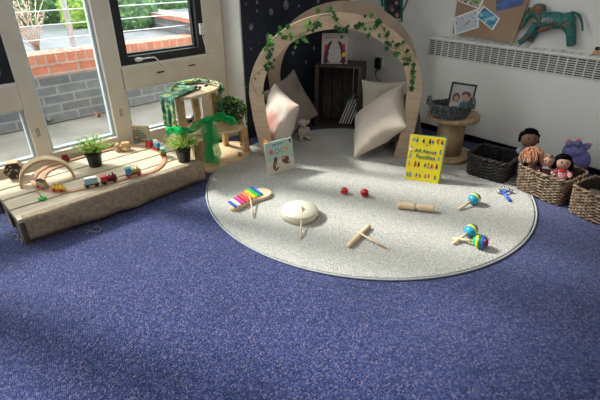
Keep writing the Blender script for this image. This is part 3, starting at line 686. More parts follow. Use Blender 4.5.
# ------------------------------------------------------------------ the wooden arch den
def outline(top, half, n=36):
    PR = [(.424, 0), (.443, .1), (.456, .23), (.463, .37)]
    P = [(.388, 0), (.424, .1), (.448, .23), (.463, .37)]
    R_ = [(x*half/.463, z) for x, z in P]; arc = [(half*math.cos(R(k*180/n)), .37+(top-.37)*math.sin(R(k*180/n))) for k in range(1, n)]
    pts = [(x*half/.463, z) for x, z in PR]+arc+[(-x, z) for x, z in R_[::-1]]
    return [(x*S, z*S) for x, z in pts][::-1]                      # left foot to right foot
def inset(o, w):
    out = []
    for i, p in enumerate(o):
        a = Vector(o[max(i-1, 0)]); b = Vector(o[min(i+1, len(o)-1)]); t = (b-a).normalized(); nrm = Vector((t.y, -t.x)); q = Vector(p)+nrm*w
        out.append((q.x, max(q.y, 0)))
    return out
o1 = outline(.776, .463); i1 = inset(o1, .075*S)
DEN = fl(.19*S, 2.345*S); DA = VY
t = thing('wooden_arch_den', 'pale plywood play den of two tall hoops standing around cushions on the rug', 'play den', DEN, DA)
hp = MB(); hp.strip(o1, i1, 0, .022, ply, ply_edge); f = hp.build('front_hoop', t)
sm = MB()
for k in (8, 14, 20, 26, 32, 38):
    if k < len(o1): a = Vector((o1[k][0], -.0005, o1[k][1])); b = Vector((i1[k][0], -.0005, i1[k][1])); sm.tube([a, b], .0008, ply_edge, 4)
sm.build('joint_line', f)
bo = fl(.075*S, .42*S)
o2 = outline(.80, .463); i2 = inset(o2, .075*S); bo.rotate(Euler((0, 0, -DA))); bx, by = bo.x, bo.y
hp = MB(); hp.strip([(x+bx, z) for x, z in o2], [(x+bx, z) for x, z in i2], by, by+.022, ply_shade, ply_edge); hp.build('back_hoop', t)
for sx in (-1, 1):
    r_ = MB(); x0 = sx*.37*S; r_.add([(x0-.012, .022, .01), (x0+.012, .022, .01), (x0+.012+bx, by, .01), (x0-.012+bx, by, .01), (x0-.012, .022, .09), (x0+.012, .022, .09), (x0+.012+bx, by, .09), (x0-.012+bx, by, .09)], [(0, 1, 2, 3), (4, 7, 6, 5), (0, 4, 5, 1), (1, 5, 6, 2), (2, 6, 7, 3), (3, 7, 4, 0)], ply); r_.build('side_rail', t, smooth=False)
    MB().cyl((sx*.36*S, -.003, .05*S), (sx*.36*S, 0, .05*S), .006, steel, 10).build('bolt', t)
# ivy garland
ivy = ramp_mat('ivy_leaf', [(0, (.02, .09, .02)), (.35, (.04, .16, .03)), (.65, (.08, .26, .05)), (.88, (.18, .42, .1))], 18, .45); leafy(ivy, .4)
LP = [(0, -.5), (.2, -.42), (.45, -.5), (.34, -.15), (.55, .12), (.25, .18), (0, .62), (-.25, .18), (-.55, .12), (-.34, -.15), (-.45, -.5), (-.2, -.42)]
t = thing('ivy_garland', 'artificial ivy garland trailing along the front hoop of the arch', 'garland', DEN, DA)
vine = MB(); lv = MB(); random.seed(21)
def leaf(q, s_, M_):
    V = [q]+[q+M_ @ Vector((x*s_, -.12*s_*abs(x)*2, z*s_)) for x, z in LP]; lv.add(V, [(0, i+1, (i+1) % 12+1) for i in range(12)], ivy)
path = []
n_ = len(o1)
for k in range(3, n_-5):
    a = Vector(o1[k]); b = Vector(i1[k]); f_ = .5+.38*math.sin(k*.9)+random.uniform(-.08, .08); q = a.lerp(b, f_); path.append(Vector((q.x, -.012+.006*math.sin(k*1.7), q.y)))
vp = catmull(path, 5, False); vine.tube(vp, .0016, mat('ivy_stem', (.14, .1, .04), .7), 5)
for i, p in enumerate(vp):
    f_ = i/len(vp)
    dens = .28 if f_ < .16 else (.8 if f_ < .36 else (.6 if f_ < .78 else .55))
    if random.random() < dens:
        q = p+Vector((random.gauss(-.006 if f_ < .4 else 0, .021), -random.uniform(.002, .018), random.gauss(-.002, .021))); s_ = random.uniform(.02, .036) if f_ > .14 else random.uniform(.01, .018)
        leaf(q, s_, Euler((random.uniform(-.6, .5), random.uniform(0, 6.28), random.uniform(-.6, .6))).to_matrix())
    if i % 17 == 8 and .2 < f_ < .95:                              # dangling shoot
        L_ = random.uniform(.03, .075); P = [p, p+Vector((.006, -.01, -L_*.5)), p+Vector((-.004, -.012, -L_))]; vine.tube(P, .001, ivy, 4)
        for q in P[1:]: leaf(q, random.uniform(.02, .032), Euler((random.uniform(-.4, .3), math.pi+random.uniform(-.7, .7), random.uniform(-.5, .5))).to_matrix())
vine.build('stem', t); lv.build('leaf', t, normals=False)
tag(t)

# ------------------------------------------------------------------ cushions
def cushion(nm, label, w, h, th, m, px, F0, dyaw, lean, roll, mback=None, seed=1, cat='cushion', zmin=.008, dx=0, M3=None):
    n = 22; mb = MB(); V = []; ids = {}
    for side in (1, -1):
        for j in range(n+1):
            for i in range(n+1):
                u = i/n*2-1; v = j/n*2-1
                if side == -1 and (i in (0, n) or j in (0, n)): ids[(side, i, j)] = ids[(1, i, j)]; continue
                e = ((1-u**2)*(1-v**2)); z = (e**.42)*th/2
                pu = 1-.09*(1-abs(v)**2)*abs(u)**3+.03*(abs(u*v)**4); pv = 1-.09*(1-abs(u)**2)*abs(v)**3+.03*(abs(u*v)**4)
                wr = noise.noise(Vector((u*1.7+seed*3, v*1.7, side*2)))*.018+noise.noise(Vector((u*5+seed, v*3, side)))*.006
                ids[(side, i, j)] = len(V); V.append(Vector((u*w/2*pu, -side*(z+wr*min(1, e*3)), v*h/2*pv)))
    Fc = []
    for side in (1, -1):
        for j in range(n):
            for i in range(n):
                q = (ids[(side, i, j)], ids[(side, i+1, j)], ids[(side, i+1, j+1)], ids[(side, i, j+1)]); Fc.append(q if side == 1 else q[::-1])
    M_ = Euler((0, 0, VY+R(dyaw))).to_matrix() @ Euler((-R(lean), 0, 0)).to_matrix() @ Euler((0, -R(roll), 0)).to_matrix()
    if M3: M_ = M3
    zlow = min((M_ @ v).z for v in V)
    mb.add(V, Fc, m); o = mb.build(nm, normals=False, sub=1)
    c = at(*px, 0); r = ray(*px); f_ = r.dot(FH); p = CAM+r*(F0*S/f_); 
    o.matrix_world = Matrix.Translation((p.x, p.y, zmin-zlow)) @ M_.to_4x4()
    return tag(o, label, cat)
cushion('cushion', 'dark taupe cushion tilted on its corner at the back left of the den', .34, .39, .11, taupe, (291, 96), 2.70, 36, 20, 22, seed=2)
cushion('cushion', 'sunlit cream cushion with pink blotches leaning inside the left leg of the front hoop', .37, .38, .14, pink_pat, (278, 130), 2.45, -60, 16, -10, seed=5)
cushion('cushion', 'light cream cushion behind the others at the right of the dark crate', .36, .42, .13, cream, (386, 104), 2.62, -18, 12, 4, seed=3)
cushion('cushion', 'grey brown cushion peeping out between the two pale cushions on the right', .30, .34, .07, greyc, (401, 112), 2.50, -30, 10, 16, seed=7)
_a = (RH*.28+FH*.2+Vector((0, 0, .37))).normalized(); _c = RH*.2-FH*.437+Vector((0, 0, .077)); _b = (_c-_a*_c.dot(_a)).normalized()
_X = (_a+_b).normalized(); _Z = (_a-_b).normalized(); _Y = _Z.cross(_X); M3_ = Matrix((_X, _Y, _Z)).transposed()
cushion('cushion', 'plain beige cushion at the front right of the den, tilted on its corner', .42, .42, .16, linen, (378, 130), 2.41, 45, 20, -3, seed=9, M3=M3_)

# ------------------------------------------------------------------ soft toy lamb
tf = mat('soft_toy_plush', (.42, .36, .31), .95, (.5, .44, .38), 50, bump=.6, bscale=160)
P0 = at(304, 139, .008); t = thing('soft_toy_lamb', 'small pale plush lamb sitting against the left cushions', 'soft toy', P0, VY+R(10))
b = MB(); b.ell((0, .01, .055), (.036, .03, .048), tf); b.ell((-.006, -.002, .122), (.031, .029, .028), tf); b.ell((-.006, -.028, .115), (.016, .014, .013), tf)
b.tube([(-.022, .0, .09), (-.04, -.02, .06), (-.036, -.03, .04)], [.013, .011, .011], tf, 10); b.tube([(.022, 0, .09), (.036, -.02, .06), (.03, -.035, .045)], [.013, .011, .011], tf, 10)
for s_ in (-1, 1): b.tube([(s_*.02, -.01, .02), (s_*.028, -.045, .016)], [.018, .015], tf, 10); b.ell((s_*.03, -.056, .02), (.016, .013, .02), tf)
b.build('body', t, remesh=.004)
for s_ in (-1, 1):
    MB().ell((s_*.034-.006, .005, .125), (.013, .006, .02), tf, Euler((0, s_*.5, 0))).build('ear', t); MB().ell((s_*.012-.006, -.0285, .13), .0032, black_pl, u=8, v=6).build('eye', t)

# ------------------------------------------------------------------ crate and books
CO = fl(.245*S, 2.86*S); CA = VY-R(14); cw, chh, cdp = .355, .475, .25
t = thing('wooden_crate', 'dark brown wooden crate standing on end at the back of the den', 'crate', CO, CA)
for i in range(4): x = -cw/2+.012+(cw-.024)*(i+.5)/4; MB().box((x, cdp-.005, chh/2), ((cw-.024)/4-.008, .01, chh), crate_wood, bev=.001).build('back_slat', t)
for s_ in (-1, 1):
    for i in range(3): MB().box((s_*(cw/2-.005), cdp*(i+.5)/3, chh/2), (.01, cdp/3-.010, chh), crate_wood, bev=.001).build('side_slat', t)
for z in (.006, chh-.006): MB().box((0, cdp/2, z), (cw, cdp, .012), crate_wood, bev=.001).build('end_board', t)
for s_ in (-1, 1): MB().box((s_*(cw/2-.018), .006, chh/2), (.026, .014, chh), crate_wood, bev=.001).build('corner_batten', t)
MB().box((0, .004, .012), (cw-.06, .012, .024), crate_wood, bev=.001).build('front_rail', t)
bc = [(teal, 'teal'), (white, 'white'), (darkred, 'dark red'), (mat('pale_green_cover', (.25, .33, .22), .5), 'pale green'), (greyc, 'grey')]
for i, (m_, nm_) in enumerate(bc):
    x = .018+i*.021; t2 = thing('picture_book', '%s thin picture book leaning inside the dark crate' % nm_, 'book', CO+Euler((0, 0, CA)).to_matrix() @ Vector((x, .05, .0255)), (0, R(19), CA), 'picture books in the crate')
    H_ = .2+.008*(i % 3); MB().box((0, .08, H_/2), (.0105, .16, H_), m_, bev=.001).build('cover', t2); MB().box((0, .079, H_/2), (.0072, .161, H_-.006), white).build('page_block', t2)
# white picture book standing on the crate
MXZ = Matrix.Rotation(R(90), 4, 'X')
def disc(cx, cz, rx, rz, n=20, rot=0): return [(cx+rx*math.cos(2*math.pi*k/n)*math.cos(rot)-rz*math.sin(2*math.pi*k/n)*math.sin(rot), cz+rx*math.cos(2*math.pi*k/n)*math.sin(rot)+rz*math.sin(2*math.pi*k/n)*math.cos(rot)) for k in range(n)]
cov = mat('warm_white_cover', (.5, .42, .38), .5)
BP = CO+Euler((0, 0, CA)).to_matrix() @ Vector((-.045, .075, chh)); BW, BH = .192, .215
t = thing('picture_book', 'white picture book with a snowy figure and red sides standing on the crate', 'book', BP, (R(-8), 0, VY-R(2)))
MB().box((0, .007, BH/2), (BW, .012, BH), cov, bev=.002).build('cover', t)
g = MB(); D = lambda poly, k, m_: g.prism(poly, -.001, .0002+k*.0003, m_, MXZ)
redc = mat('red_print', (.4, .02, .04), .5); navy = mat('navy_print', (.02, .02, .06), .5); snow = mat('snow_print', (.5, .46, .43), .5)
D([(-.085, .01), (-.035, .01), (-.035, .14), (-.075, .135)], 1, redc); D([(.035, .01), (.085, .01), (.075, .14), (.035, .14)], 1, redc)
D(disc(-.05, .075, .02, .08, rot=-.25), 2, navy); D(disc(.05, .075, .02, .08, rot=.25), 2, navy)
D(disc(0, .045, .052, .042), 3, snow); D(disc(0, .085, .045, .045), 4, snow); D(disc(0, .118, .036, .03), 5, snow)
D(disc(.067, .065, .014, .016), 4, yellow); D(disc(-.01, .12, .003, .003, 8), 6, navy); D(disc(.01, .12, .003, .003, 8), 6, navy); D(disc(0, .112, .005, .003, 8), 6, orange)
D(disc(-.035, .15, .02, .006, rot=.6), 4, navy); D(disc(.035, .15, .02, .006, rot=-.6), 4, navy)
g.build('cover_picture', t)
g = MB(); pk = mat('pink_lettering', (.4, .18, .16), .6)
for x0, x1, z in ((-.07, -.03, .182), (-.022, .02, .186), (.03, .072, .182), (-.04, .035, .2)):
    P = [Vector((x0+(x1-x0)*k/14, -.0012, z+.006*math.sin(k*1.9)*(1 if z < .19 else .5))) for k in range(15)]; g.tube(P, .0011, pk, 4)
g.build('title_lettering', t)
# ------------------------------------------------------------------ books on the rug
def frame_at(pl, pr, z=.008):
    a = at(*pl, z); b = at(*pr, z); return a, b, (b-a).length, yaw(a, b)
a, b, bw, by_ = frame_at((404, 179), (438, 184)); bh = .268
t = thing('yellow_picture_book', 'bright yellow picture book about families standing open on the rug', 'book', (a+b)/2, (R(-13), 0, by_))
yel = mat('yellow_cover', (.78, .62, .02), .4); pgs = mat('page_edges', (.5, .5, .47), .8)
MB().box((0, .003, bh/2), (bw, .005, bh), yel, bev=.001).build('front_cover', t)
m = MB(); m.box((bw*.05, .023, bh/2), (bw*.97, .014, bh*.97), pgs, Euler((0, 0, R(5))), bev=.002); m.build('page_block', t)
m = MB(); m.box((bw*.06, .05, bh/2), (bw, .004, bh), teal, Euler((0, 0, R(14))), bev=.001); m.build('back_cover', t)
g = MB(); random.seed(5); cols = [red, blue, dgreen, white, darkred, skyb, black_pl, orange, teal]; skinm = [mat('print_skin', (.5, .28, .18), .6), mat('print_brown', (.16, .07, .03), .6)]
def fig(x, z, s_):
    c_ = random.choice(cols); g.prism([(x-.3*s_, z-.5*s_), (x+.3*s_, z-.5*s_), (x+.2*s_, z+.25*s_), (x-.2*s_, z+.25*s_)], -.001, .0006, c_, MXZ); g.prism(disc(x, z+.42*s_, .2*s_, .22*s_, 10), -.001, .0008, random.choice(skinm), MXZ)
    g.prism([(x-.22*s_, z-.9*s_), (x-.05*s_, z-.9*s_), (x-.05*s_, z-.5*s_), (x-.22*s_, z-.5*s_)], -.001, .0006, random.choice(cols), MXZ); g.prism([(x+.05*s_, z-.9*s_), (x+.22*s_, z-.9*s_), (x+.22*s_, z-.5*s_), (x+.05*s_, z-.5*s_)], -.001, .0006, random.choice(cols), MXZ)
for z, xs in ((.90, (-.38, -.28, -.1, .08, .16, .3, .42)), (.70, (-.42, .42)), (.55, (-.42, .4)), (.38, (-.42, -.24, -.14, .05, .14, .38)), (.36, (.24,)), (.14, (-.42, -.34, -.16, -.06, .1, .2, .38))):
    for x in xs: fig(x*bw, z*bh, .02*random.uniform(.85, 1.15))
g.prism(disc(.3*bw, .94*bh, .014, .004, 10, .5), -.001, .0006, red, MXZ); g.prism(disc(.02*bw, .80*bh, .008, .003, 10), -.001, .0006, red, MXZ)
g.build('printed_figures', t)
tt = mat('dark_teal_lettering', (.03, .13, .13), .6)
text_mesh('title_lettering', 'All About', .031, tt, t, (0, -.0007, bh*.63), (R(90), 0, 0), bold=.0006)
text_mesh('title_lettering', 'Families', .035, tt, t, (.004, -.0007, bh*.50), (R(90), 0, 0), bold=.0006)

a, b, bw, by_ = frame_at((268.5, 175.5), (295, 168)); bh = .198
t = thing('board_book', 'pale green and cream board book standing open beside the left leg of the arch', 'book', (a+b)/2, (R(-9), 0, by_))
pgm = mat('pale_green_cover2', (.42, .56, .5), .5); crm = mat('cream_cover', (.66, .62, .48), .5)
m = MB(); m.box((0, .005, bh*.3), (bw, .009, bh*.6), crm, bev=.001); m.box((0, .005, bh*.7), (bw, .0092, bh*.6), pgm, bev=.001); m.build('front_cover', t)
MB().box((0, .0122, bh/2), (bw*.99, .006, bh*.985), white).build('page_block', t)
m = MB(); m.box((-bw*.33, .05, bh*.53), (.006, .09, bh*1.02), orange, Euler((0, 0, R(-12)))); m.build('back_cover', t)
for i, (ch_, c_) in enumerate((('R', mat('coral_letter', (.6, .12, .08), .5)), ('O', mat('green_letter', (.16, .35, .2), .5)), ('C', mat('ochre_letter', (.4, .4, .15), .5)), ('K', mat('orange_letter', (.7, .38, .1), .5)))):
    text_mesh('title_letter', ch_, .048, c_, t, (-bw*.3+i*bw*.2, -.0007, bh*.60), (R(90), 0, 0), bold=.0012)
text_mesh('small_lettering', 'my first', .024, mat('teal_letter', (.08, .35, .35), .5), t, (-bw*.06, -.0007, bh*.86), (R(90), 0, 0), bold=.0008)
g = MB(); br = mat('brown_print', (.14, .05, .03), .6)
g.prism(disc(-bw*.22, bh*.30, .012, .034, 16, -.35), -.001, .0006, br, MXZ); g.prism(disc(-bw*.18, bh*.44, .012, .016, 16, -.3), -.001, .0007, br, MXZ); g.prism(disc(-bw*.22, bh*.29, .004, .014, 12, -.35), -.001, .0012, mat('tan_print', (.5, .3, .2), .6), MXZ)
g.prism(disc(bw*.18, bh*.36, .026, .022, 16, .2), -.001, .0006, br, MXZ); g.prism(disc(bw*.1, bh*.44, .016, .012, 12), -.001, .0008, mat('tan_print', (.5, .3, .2), .6), MXZ); g.prism(disc(bw*.26, bh*.24, .02, .005, 12), -.001, .0008, br, MXZ); g.prism(disc(-bw*.18, bh*.13, .02, .006, 12, .4), -.001, .0008, br, MXZ)
g.prism(disc(bw*.40, bh*.93, .007, .008, 12), -.001, .0008, black_pl, MXZ); g.prism(disc(bw*.405, bh*.87, .003, .008, 8), -.001, .0008, black_pl, MXZ)
g.build('cover_picture', t)

# ------------------------------------------------------------------ instruments on the rug
ZR = .009
def stick(nm, p, q, r, m_, parent=None, tip=None, r2=None): 
    mb = MB(); mb.tube([p, q], [r, r2 or r], m_, 10); o = mb.build(nm, parent); return o
# xylophone
p0 = at(231, 211, ZR); p1 = at(266, 192, ZR); L_ = (p1-p0).length; c_ = (p0+p1)/2
t = thing('toy_xylophone', 'rainbow striped toy xylophone on a curved wooden base on the rug', 'xylophone', c_, yaw(p0, p1))
lw = mat('light_wood', (.68, .5, .3), .45, (.74, .57, .37), 12)
pts = [(-.5, -.02), (-.48, .05), (-.42, .08), (-.2, .05), (0, .10), (.25, .17), (.44, .17), (.53, .08), (.53, -.08), (.44, -.2), (.25, -.22), (.02, -.13), (-.2, -.10), (-.42, -.1)]
m = MB(); m.prism([(x*L_, y*L_) for x, y in rpoly(pts, 5)], 0, .018, lw); m.build('base', t, bevel=.003)
for i, c_m in enumerate((blue, white, magenta, red, red, orange, yellow, brightgreen, blue)):
    x = (-.41+i*.087)*L_; w_ = (.27+.016*i)*L_
    mb = MB(); mb.box((x, .012+i*.001, .026), (.0155, w_, .006), mat('light_red_bar', (.7, .06, .06), .35) if i == 4 else c_m, Euler((0, 0, R(-14))), bev=.001)
    mb.build('bar', t)
p0 = at(250, 197, .045); p1 = at(253.5, 217, ZR+.004)
t = thing('xylophone_mallet', 'pale wooden stick resting on the rainbow xylophone', 'mallet', p1)
MB().tube([(0, 0, 0), (p0-p1)], .0035, lw, 8).build('handle', t); MB().ell(p0-p1, .008, lw, u=12, v=8).build('head', t)
# drum
p = at(300, 216, ZR); dr = .092
skinw = mat('drum_skin', (.68, .63, .5), .5, (.74, .7, .57), 8); hoopm = mat('drum_hoop', (.64, .58, .44), .5)
t = thing('hand_drum', 'round cream wooden hand drum lying on the rug', 'drum', p)
MB().lathe([(dr-.004, 0), (dr, 0), (dr, .04), (dr-.004, .0405)], hoopm, 48).build('shell', t); MB().lathe([(.0001, .042), (dr-.001, .0415), (dr+.0005, .036)], skinw, 48).build('drum_skin', t)
g = MB()
for k in range(22): a_ = k*math.tau/22; g.ell((dr*math.cos(a_), dr*math.sin(a_), .035), .0022, steel, u=6, v=4)
g.build('tack', t); tag(kids(t)[-1], kind='stuff') if False else None
p0 = at(302, 208, ZR+.048); p1 = at(300.5, 239, ZR+.004)
t = thing('drum_beater', 'thin pale wooden beater leaning on the edge of the cream drum', 'beater', p1)
MB().tube([(0, 0, 0), (p0-p1)], .0035, lw, 8).build('handle', t); MB().ell(p0-p1, .008, wood_d, u=12, v=8).build('head', t)
# castanets
for (x, y, s_, lb, an) in ((344, 191, .021, 'red round castanet, the left and smaller looking of the pair on the rug', -60), (364.5, 193.5, .024, 'red heart-like open castanet to the right of its pair on the rug', 40)):
    t = thing('red_castanet', lb, 'castanet', at(x, y+2.5, ZR), VY+R(an), 'red castanets on the rug')
    for k, (tilt, nm_) in enumerate(((0, 'lower_shell'), (R(-22), 'upper_shell'))):
        M_ = Matrix.Translation((0, s_*.8, s_*.55)) @ Matrix.Rotation(tilt, 4, 'X') @ Matrix.Translation((0, -s_*.8, 0))
        prof = [(.0001, -.6*s_), (.5*s_, -.52*s_), (.85*s_, -.3*s_), (s_, -.06*s_), (s_, 0), (.6*s_, 0), (.0001, -.15*s_)] if k == 0 else [(.0001, .95*s_), (.5*s_, .82*s_), (.85*s_, .5*s_), (s_, .12*s_), (s_, .06*s_), (.6*s_, .06*s_), (.0001, .2*s_)]
        MB().lathe(prof, red, 24, M_).build(nm_, t)
    MB().tube([(0, s_*.95, s_*.4), (0, s_*1.05, s_*.6), (0, s_*.9, s_*.85)], .002, darkred, 6).build('cord', t)
# two-tone wood block
p0 = at(397.5, 208, ZR); p1 = at(433.5, 212, ZR); L_ = (p1-p0).length
t = thing('wood_block_shaker', 'pale wooden two tone cylinder block with a narrow middle on the rug', 'wood block', (p0+p1)/2+Vector((0, 0, .0195)), (0, R(90), yaw(p0, p1)))
prof = [(.013, -L_*.5), (.019, -L_*.49)]
for k in range(12): z = -L_*.48+k*L_*.036; prof += [(.0195, z), (.0182, z+L_*.018)]
prof += [(.0195, -L_*.06), (.011, -L_*.045), (.011, L_*.045), (.0195, L_*.06)]
for k in range(12): z = L_*.07+k*L_*.034; prof += [(.0195, z), (.0182, z+L_*.017)]
prof += [(.019, L_*.49), (.013, L_*.5), (.012, L_*.46)]
MB().lathe(prof, lw, 28).build('body', t)
MB().box((-.0, 0, 0), (.02, .012, L_*.07), lw).build('neck', t)
# claves
p0 = at(348.5, 246, ZR+.01); p1 = at(369, 226, ZR+.01)
t = thing('ridged_rhythm_stick', 'thick pale wooden rhythm stick lying on the rug under a thin beater', 'rhythm stick', (p0+p1)/2)
v_ = (p1-p0); ps = [(p0-p1)/2+v_*(k/24.) for k in range(25)]; rs_ = [.0115 if (k < 13 or k % 2) else .0098 for k in range(25)]
rs_ = [.0115 if k < 12 else (.0098 if k % 2 else .0115) for k in range(25)]; rs_[0] = .0105; rs_[13] = .009
MB().tube(ps, rs_, lw, 14).build('body', t)
p0 = at(357, 231.5, ZR+.028); p1 = at(386, 248, ZR+.004)
t = thing('thin_beater', 'thin tapered wooden beater lying across the thick rhythm stick', 'beater', p1)
MB().tube([(0, 0, 0), (p0-p1)*.5, (p0-p1)], [.0045, .0042, .0028], lw, 10).build('handle', t); MB().ell((0, 0, .001), (.006, .006, .005), wood_d, u=10, v=6).build('head', t)
# maracas
def maraca(hp_, tp_, bands, label, r=.028):
    h0 = at(*hp_, ZR+.006); t0 = at(*tp_, ZR+r*.92); ax = (t0-h0).normalized()
    t = thing('maraca', label, 'maraca', t0, 0, 'painted maracas on the rug'); q = ax.to_track_quat('Z', 'Y').to_matrix().to_4x4()
    L_ = (t0-h0).length
    prof = lambda z: r*math.sqrt(max(0, 1-(z/(r*1.12))**2))
    zs = [-1.12+2.24*k/20 for k in range(21)]; e = [0, 5, 8, 12, 16, 20]
    for i, m_ in enumerate(bands):
        pr = [(max(prof(zs[k]*r)*(1.0), .0001), zs[k]*r) for k in range(e[i], e[i+1]+1)]; MB().lathe(pr, m_, 24, q).build('painted_band', t)
    MB().tube([-ax*(L_), -ax*(L_*.6), -ax*(r*.9)], [.0075, .0062, .007], lw, 10).build('handle', t)
maraca((459, 209), (474.5, 199), (skyb, skyb, lime, dgreen, dgreen), 'blue yellow and green maraca lying alone near the blue jingle bells', .031)
maraca((453, 243.5), (471, 230.5), (skyb, skyb, lime, dgreen, dgreen), 'blue yellow and green maraca crossed behind another maraca', .031)
maraca((452.5, 238.5), (480.5, 242), (brightgreen, lime, dgreen, blue, darkred), 'green yellow blue and red maraca crossed in front at the rug edge', .031)
# jingle bell stick
h0 = at(510, 200.5, ZR+.007); h1 = at(501, 190, ZR+.012); v_ = h1-h0
t = thing('jingle_bell_stick', 'blue handled stick with small silver jingle bells at the right of the rug', 'jingle bells', h0)
MB().tube([(0, 0, 0), v_*.6, v_], [.009, .007, .006], blue, 12).build('handle', t)
for k, (x, y) in enumerate(((499, 191.5), (503.5, 188.5), (511, 191), (508.5, 189.5))): MB().ell(at(x, y, ZR+.011)-h0, .0115 if k == 0 else .009, steel, u=14, v=10).build('bell', t)
MB().tube([at(503, 193, ZR+.012)-h0, at(510, 190.5, ZR+.012)-h0], .005, blue, 8).build('cross_arm', t)
# loose thread
g = MB(); tp2 = [at(x, y, .003) for x, y in ((84, 231), (92, 229), (97, 226), (101, 229), (97, 232), (90, 231), (86, 234))]
g.tube(catmull(tp2, 6, False), .0013, cream, 5); tag(g.build('loose_thread'), 'loose pale thread on the blue carpet in front of the platform', 'thread')
g = MB(); tp2 = [at(x, y, .003) for x, y in ((14, 233), (18, 236), (16, 240), (21, 239), (22, 243))]
g.tube(catmull(tp2, 6, False), .002, cream, 5); tag(g.build('thread_tuft'), 'pale thread tuft on the carpet by the left corner of the pallet', 'thread')

# ------------------------------------------------------------------ spool table with basket
SP = at(446.5, 157, 0)
t = thing('wooden_spool_table', 'brown wooden cable spool used as a small round table beside the arch', 'spool table', SP)
MB().lathe([(.0001, .008), (.147, .008), (.152, .012), (.152, .03), (.147, .034), (.0001, .034)], spool_wood, 48).build('bottom_disc', t)
MB().lathe([(.085, .034), (.085, .268)], spool_wood, 32).build('drum_core', t)
MB().lathe([(.0001, .268), (.153, .268), (.16, .273), (.16, .298), (.155, .303), (.0001, .303)], spool_wood, 56).build('top_disc', t)

def wicker_basket(nm, label, cat, loc, yw, w, d, h, m_, m_in, taper=.9, round_=.25, rows=13, rr=.0052, handle=False, group=None, amp=.0045):
    t = thing(nm, label, cat, loc, yw, group)
    def per(u, sc):
        pts = []; k = 96; rx, ry = w/2*sc, d/2*sc; e = 2/(2+6*(1-round_*2)) if round_ < .5 else 1
        a = u*2*math.pi; ca, sa = math.cos(a), math.sin(a)
        return Vector((rx*math.copysign(abs(ca)**e, ca), ry*math.copysign(abs(sa)**e, sa), 0))
    N_ = 160; ns = 24; us = []
    # even arc-length sampling
    fine = [per(i/2000, 1) for i in range(2001)]; L_ = [0]
    for i in range(2000): L_.append(L_[-1]+(fine[i+1]-fine[i]).length)
    j = 0
    for i in range(N_):
        tgt = L_[-1]*i/N_
        while L_[j+1] < tgt: j += 1
        us.append(j/2000)
    def dip(u):                                     # lower hand-hold opening in the two ends
        return 0
    wv = MB()
    for r_ in range(rows):
        z = rr+(h-2*rr)*r_/(rows-1); sc = taper+(1-taper)*z/h; P = []
        for i, u in enumerate(us):
            p = per(u, sc); nrm = Vector((p.x/(w*w), p.y/(d*d), 0)).normalized(); P.append(p+nrm*amp*math.sin(i*ns*math.pi/N_*2+(r_ % 2)*math.pi)+Vector((0, 0, z)))
        wv.tube(P, rr, m_, 5, closed=True)
    wv.build('woven_side', t)
    s2 = MB()
    for k in range(ns*2):
        u = us[int(k*N_/(ns*2))]; s2.tube([per(u, taper)+Vector((0, 0, 0.002)), per(u, 1)+Vector((0, 0, h-.003))], rr*.8, m_, 5)
    s2.build('stakes', t)
    rim = MB()
    for q in (0, 1):
        P = [];
        for i, u in enumerate(us): p = per(u, 1); nrm = Vector((p.x/(w*w), p.y/(d*d), 0)).normalized(); P.append(p+nrm*rr*1.2*math.cos(i*.55+q*math.pi)+Vector((0, 0, h+rr*1.2*math.sin(i*.55+q*math.pi))))
        rim.tube(P, rr*1.25, m_, 6, closed=True)
    rim.build('rim', t)
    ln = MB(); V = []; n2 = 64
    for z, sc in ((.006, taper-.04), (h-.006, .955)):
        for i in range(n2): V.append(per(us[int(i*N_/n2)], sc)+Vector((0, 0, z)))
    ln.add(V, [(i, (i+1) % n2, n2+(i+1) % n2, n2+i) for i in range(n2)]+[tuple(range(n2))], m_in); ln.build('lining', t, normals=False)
    if handle:
        for sx in (-1, 1):
            hb = MB(); P = [Vector((sx*(w/2+.004), d*.26*math.cos(R(k*15)), h-.012+.05*math.sin(R(k*15)))) for k in range(13)]
            for q in (0, 1): hb.tube([p+Vector((sx*.005*math.cos(i*.9+q*math.pi), 0, .005*math.sin(i*.9+q*math.pi))) for i, p in enumerate(catmull(P, 3, False))], .006, m_, 6)
            hb.build('handle', t)
    return t
gp = at(448.5, 117, .303); 
wicker_basket('grey_wicker_basket', 'small dark grey oval wicker basket on top of the wooden spool', 'basket', gp+Vector((-.0, .0, .001)), VY-R(4), .25, .165, .08, grey_wicker, dark_in, .8, .5, 10, .0048, True)
# framed photo standing in it
fp = at(458.5, 113, .325)
t = thing('framed_photo', 'small black framed family photograph standing in the grey wicker basket', 'framed photo', fp+FH*.01+Vector((0, 0, .012)), (R(-14), R(6), VY-R(10)))
fw_, fhh = .15, .165
g = MB()
for c2, d2 in (((0, 0, fhh-.005), (fw_, .01, .01)), ((0, 0, .005), (fw_, .01, .01)), ((-fw_/2+.005, 0, fhh/2), (.01, .01, fhh-.02)), ((fw_/2-.005, 0, fhh/2), (.01, .01, fhh-.02))): g.box(c2, d2, black_paint)
g.build('frame', t)
g = MB(); g.box((0, .002, fhh/2), (fw_-.02, .003, fhh-.02), mat('photo_pale', (.42, .4, .4), .4))
def blob(x, z, rx, rz, m_, k=1, rot=0): g.prism(disc(x, z, rx, rz, 16, rot), -.001, .0005+k*.0003, m_, MXZ)
ph1 = mat('photo_brown', (.13, .06, .045), .5); ph2 = mat('photo_skin', (.45, .25, .18), .5); ph3 = mat('photo_teal', (.05, .16, .2), .5); ph4 = mat('photo_white', (.5, .45, .4), .5)
blob(-.03, .075+0, .022, .03, ph1); blob(-.028, .07, .013, .018, ph2, 2); blob(.025, .10, .028, .02, ph1); blob(.022, .08, .02, .022, ph2, 2); blob(.022, .035, .026, .026, ph3, 3); blob(-.035, .03, .028, .022, ph4, 2); blob(-.03, .022, .006, .003, ph1, 3); blob(.055, .06, .01, .035, ph2, 1)
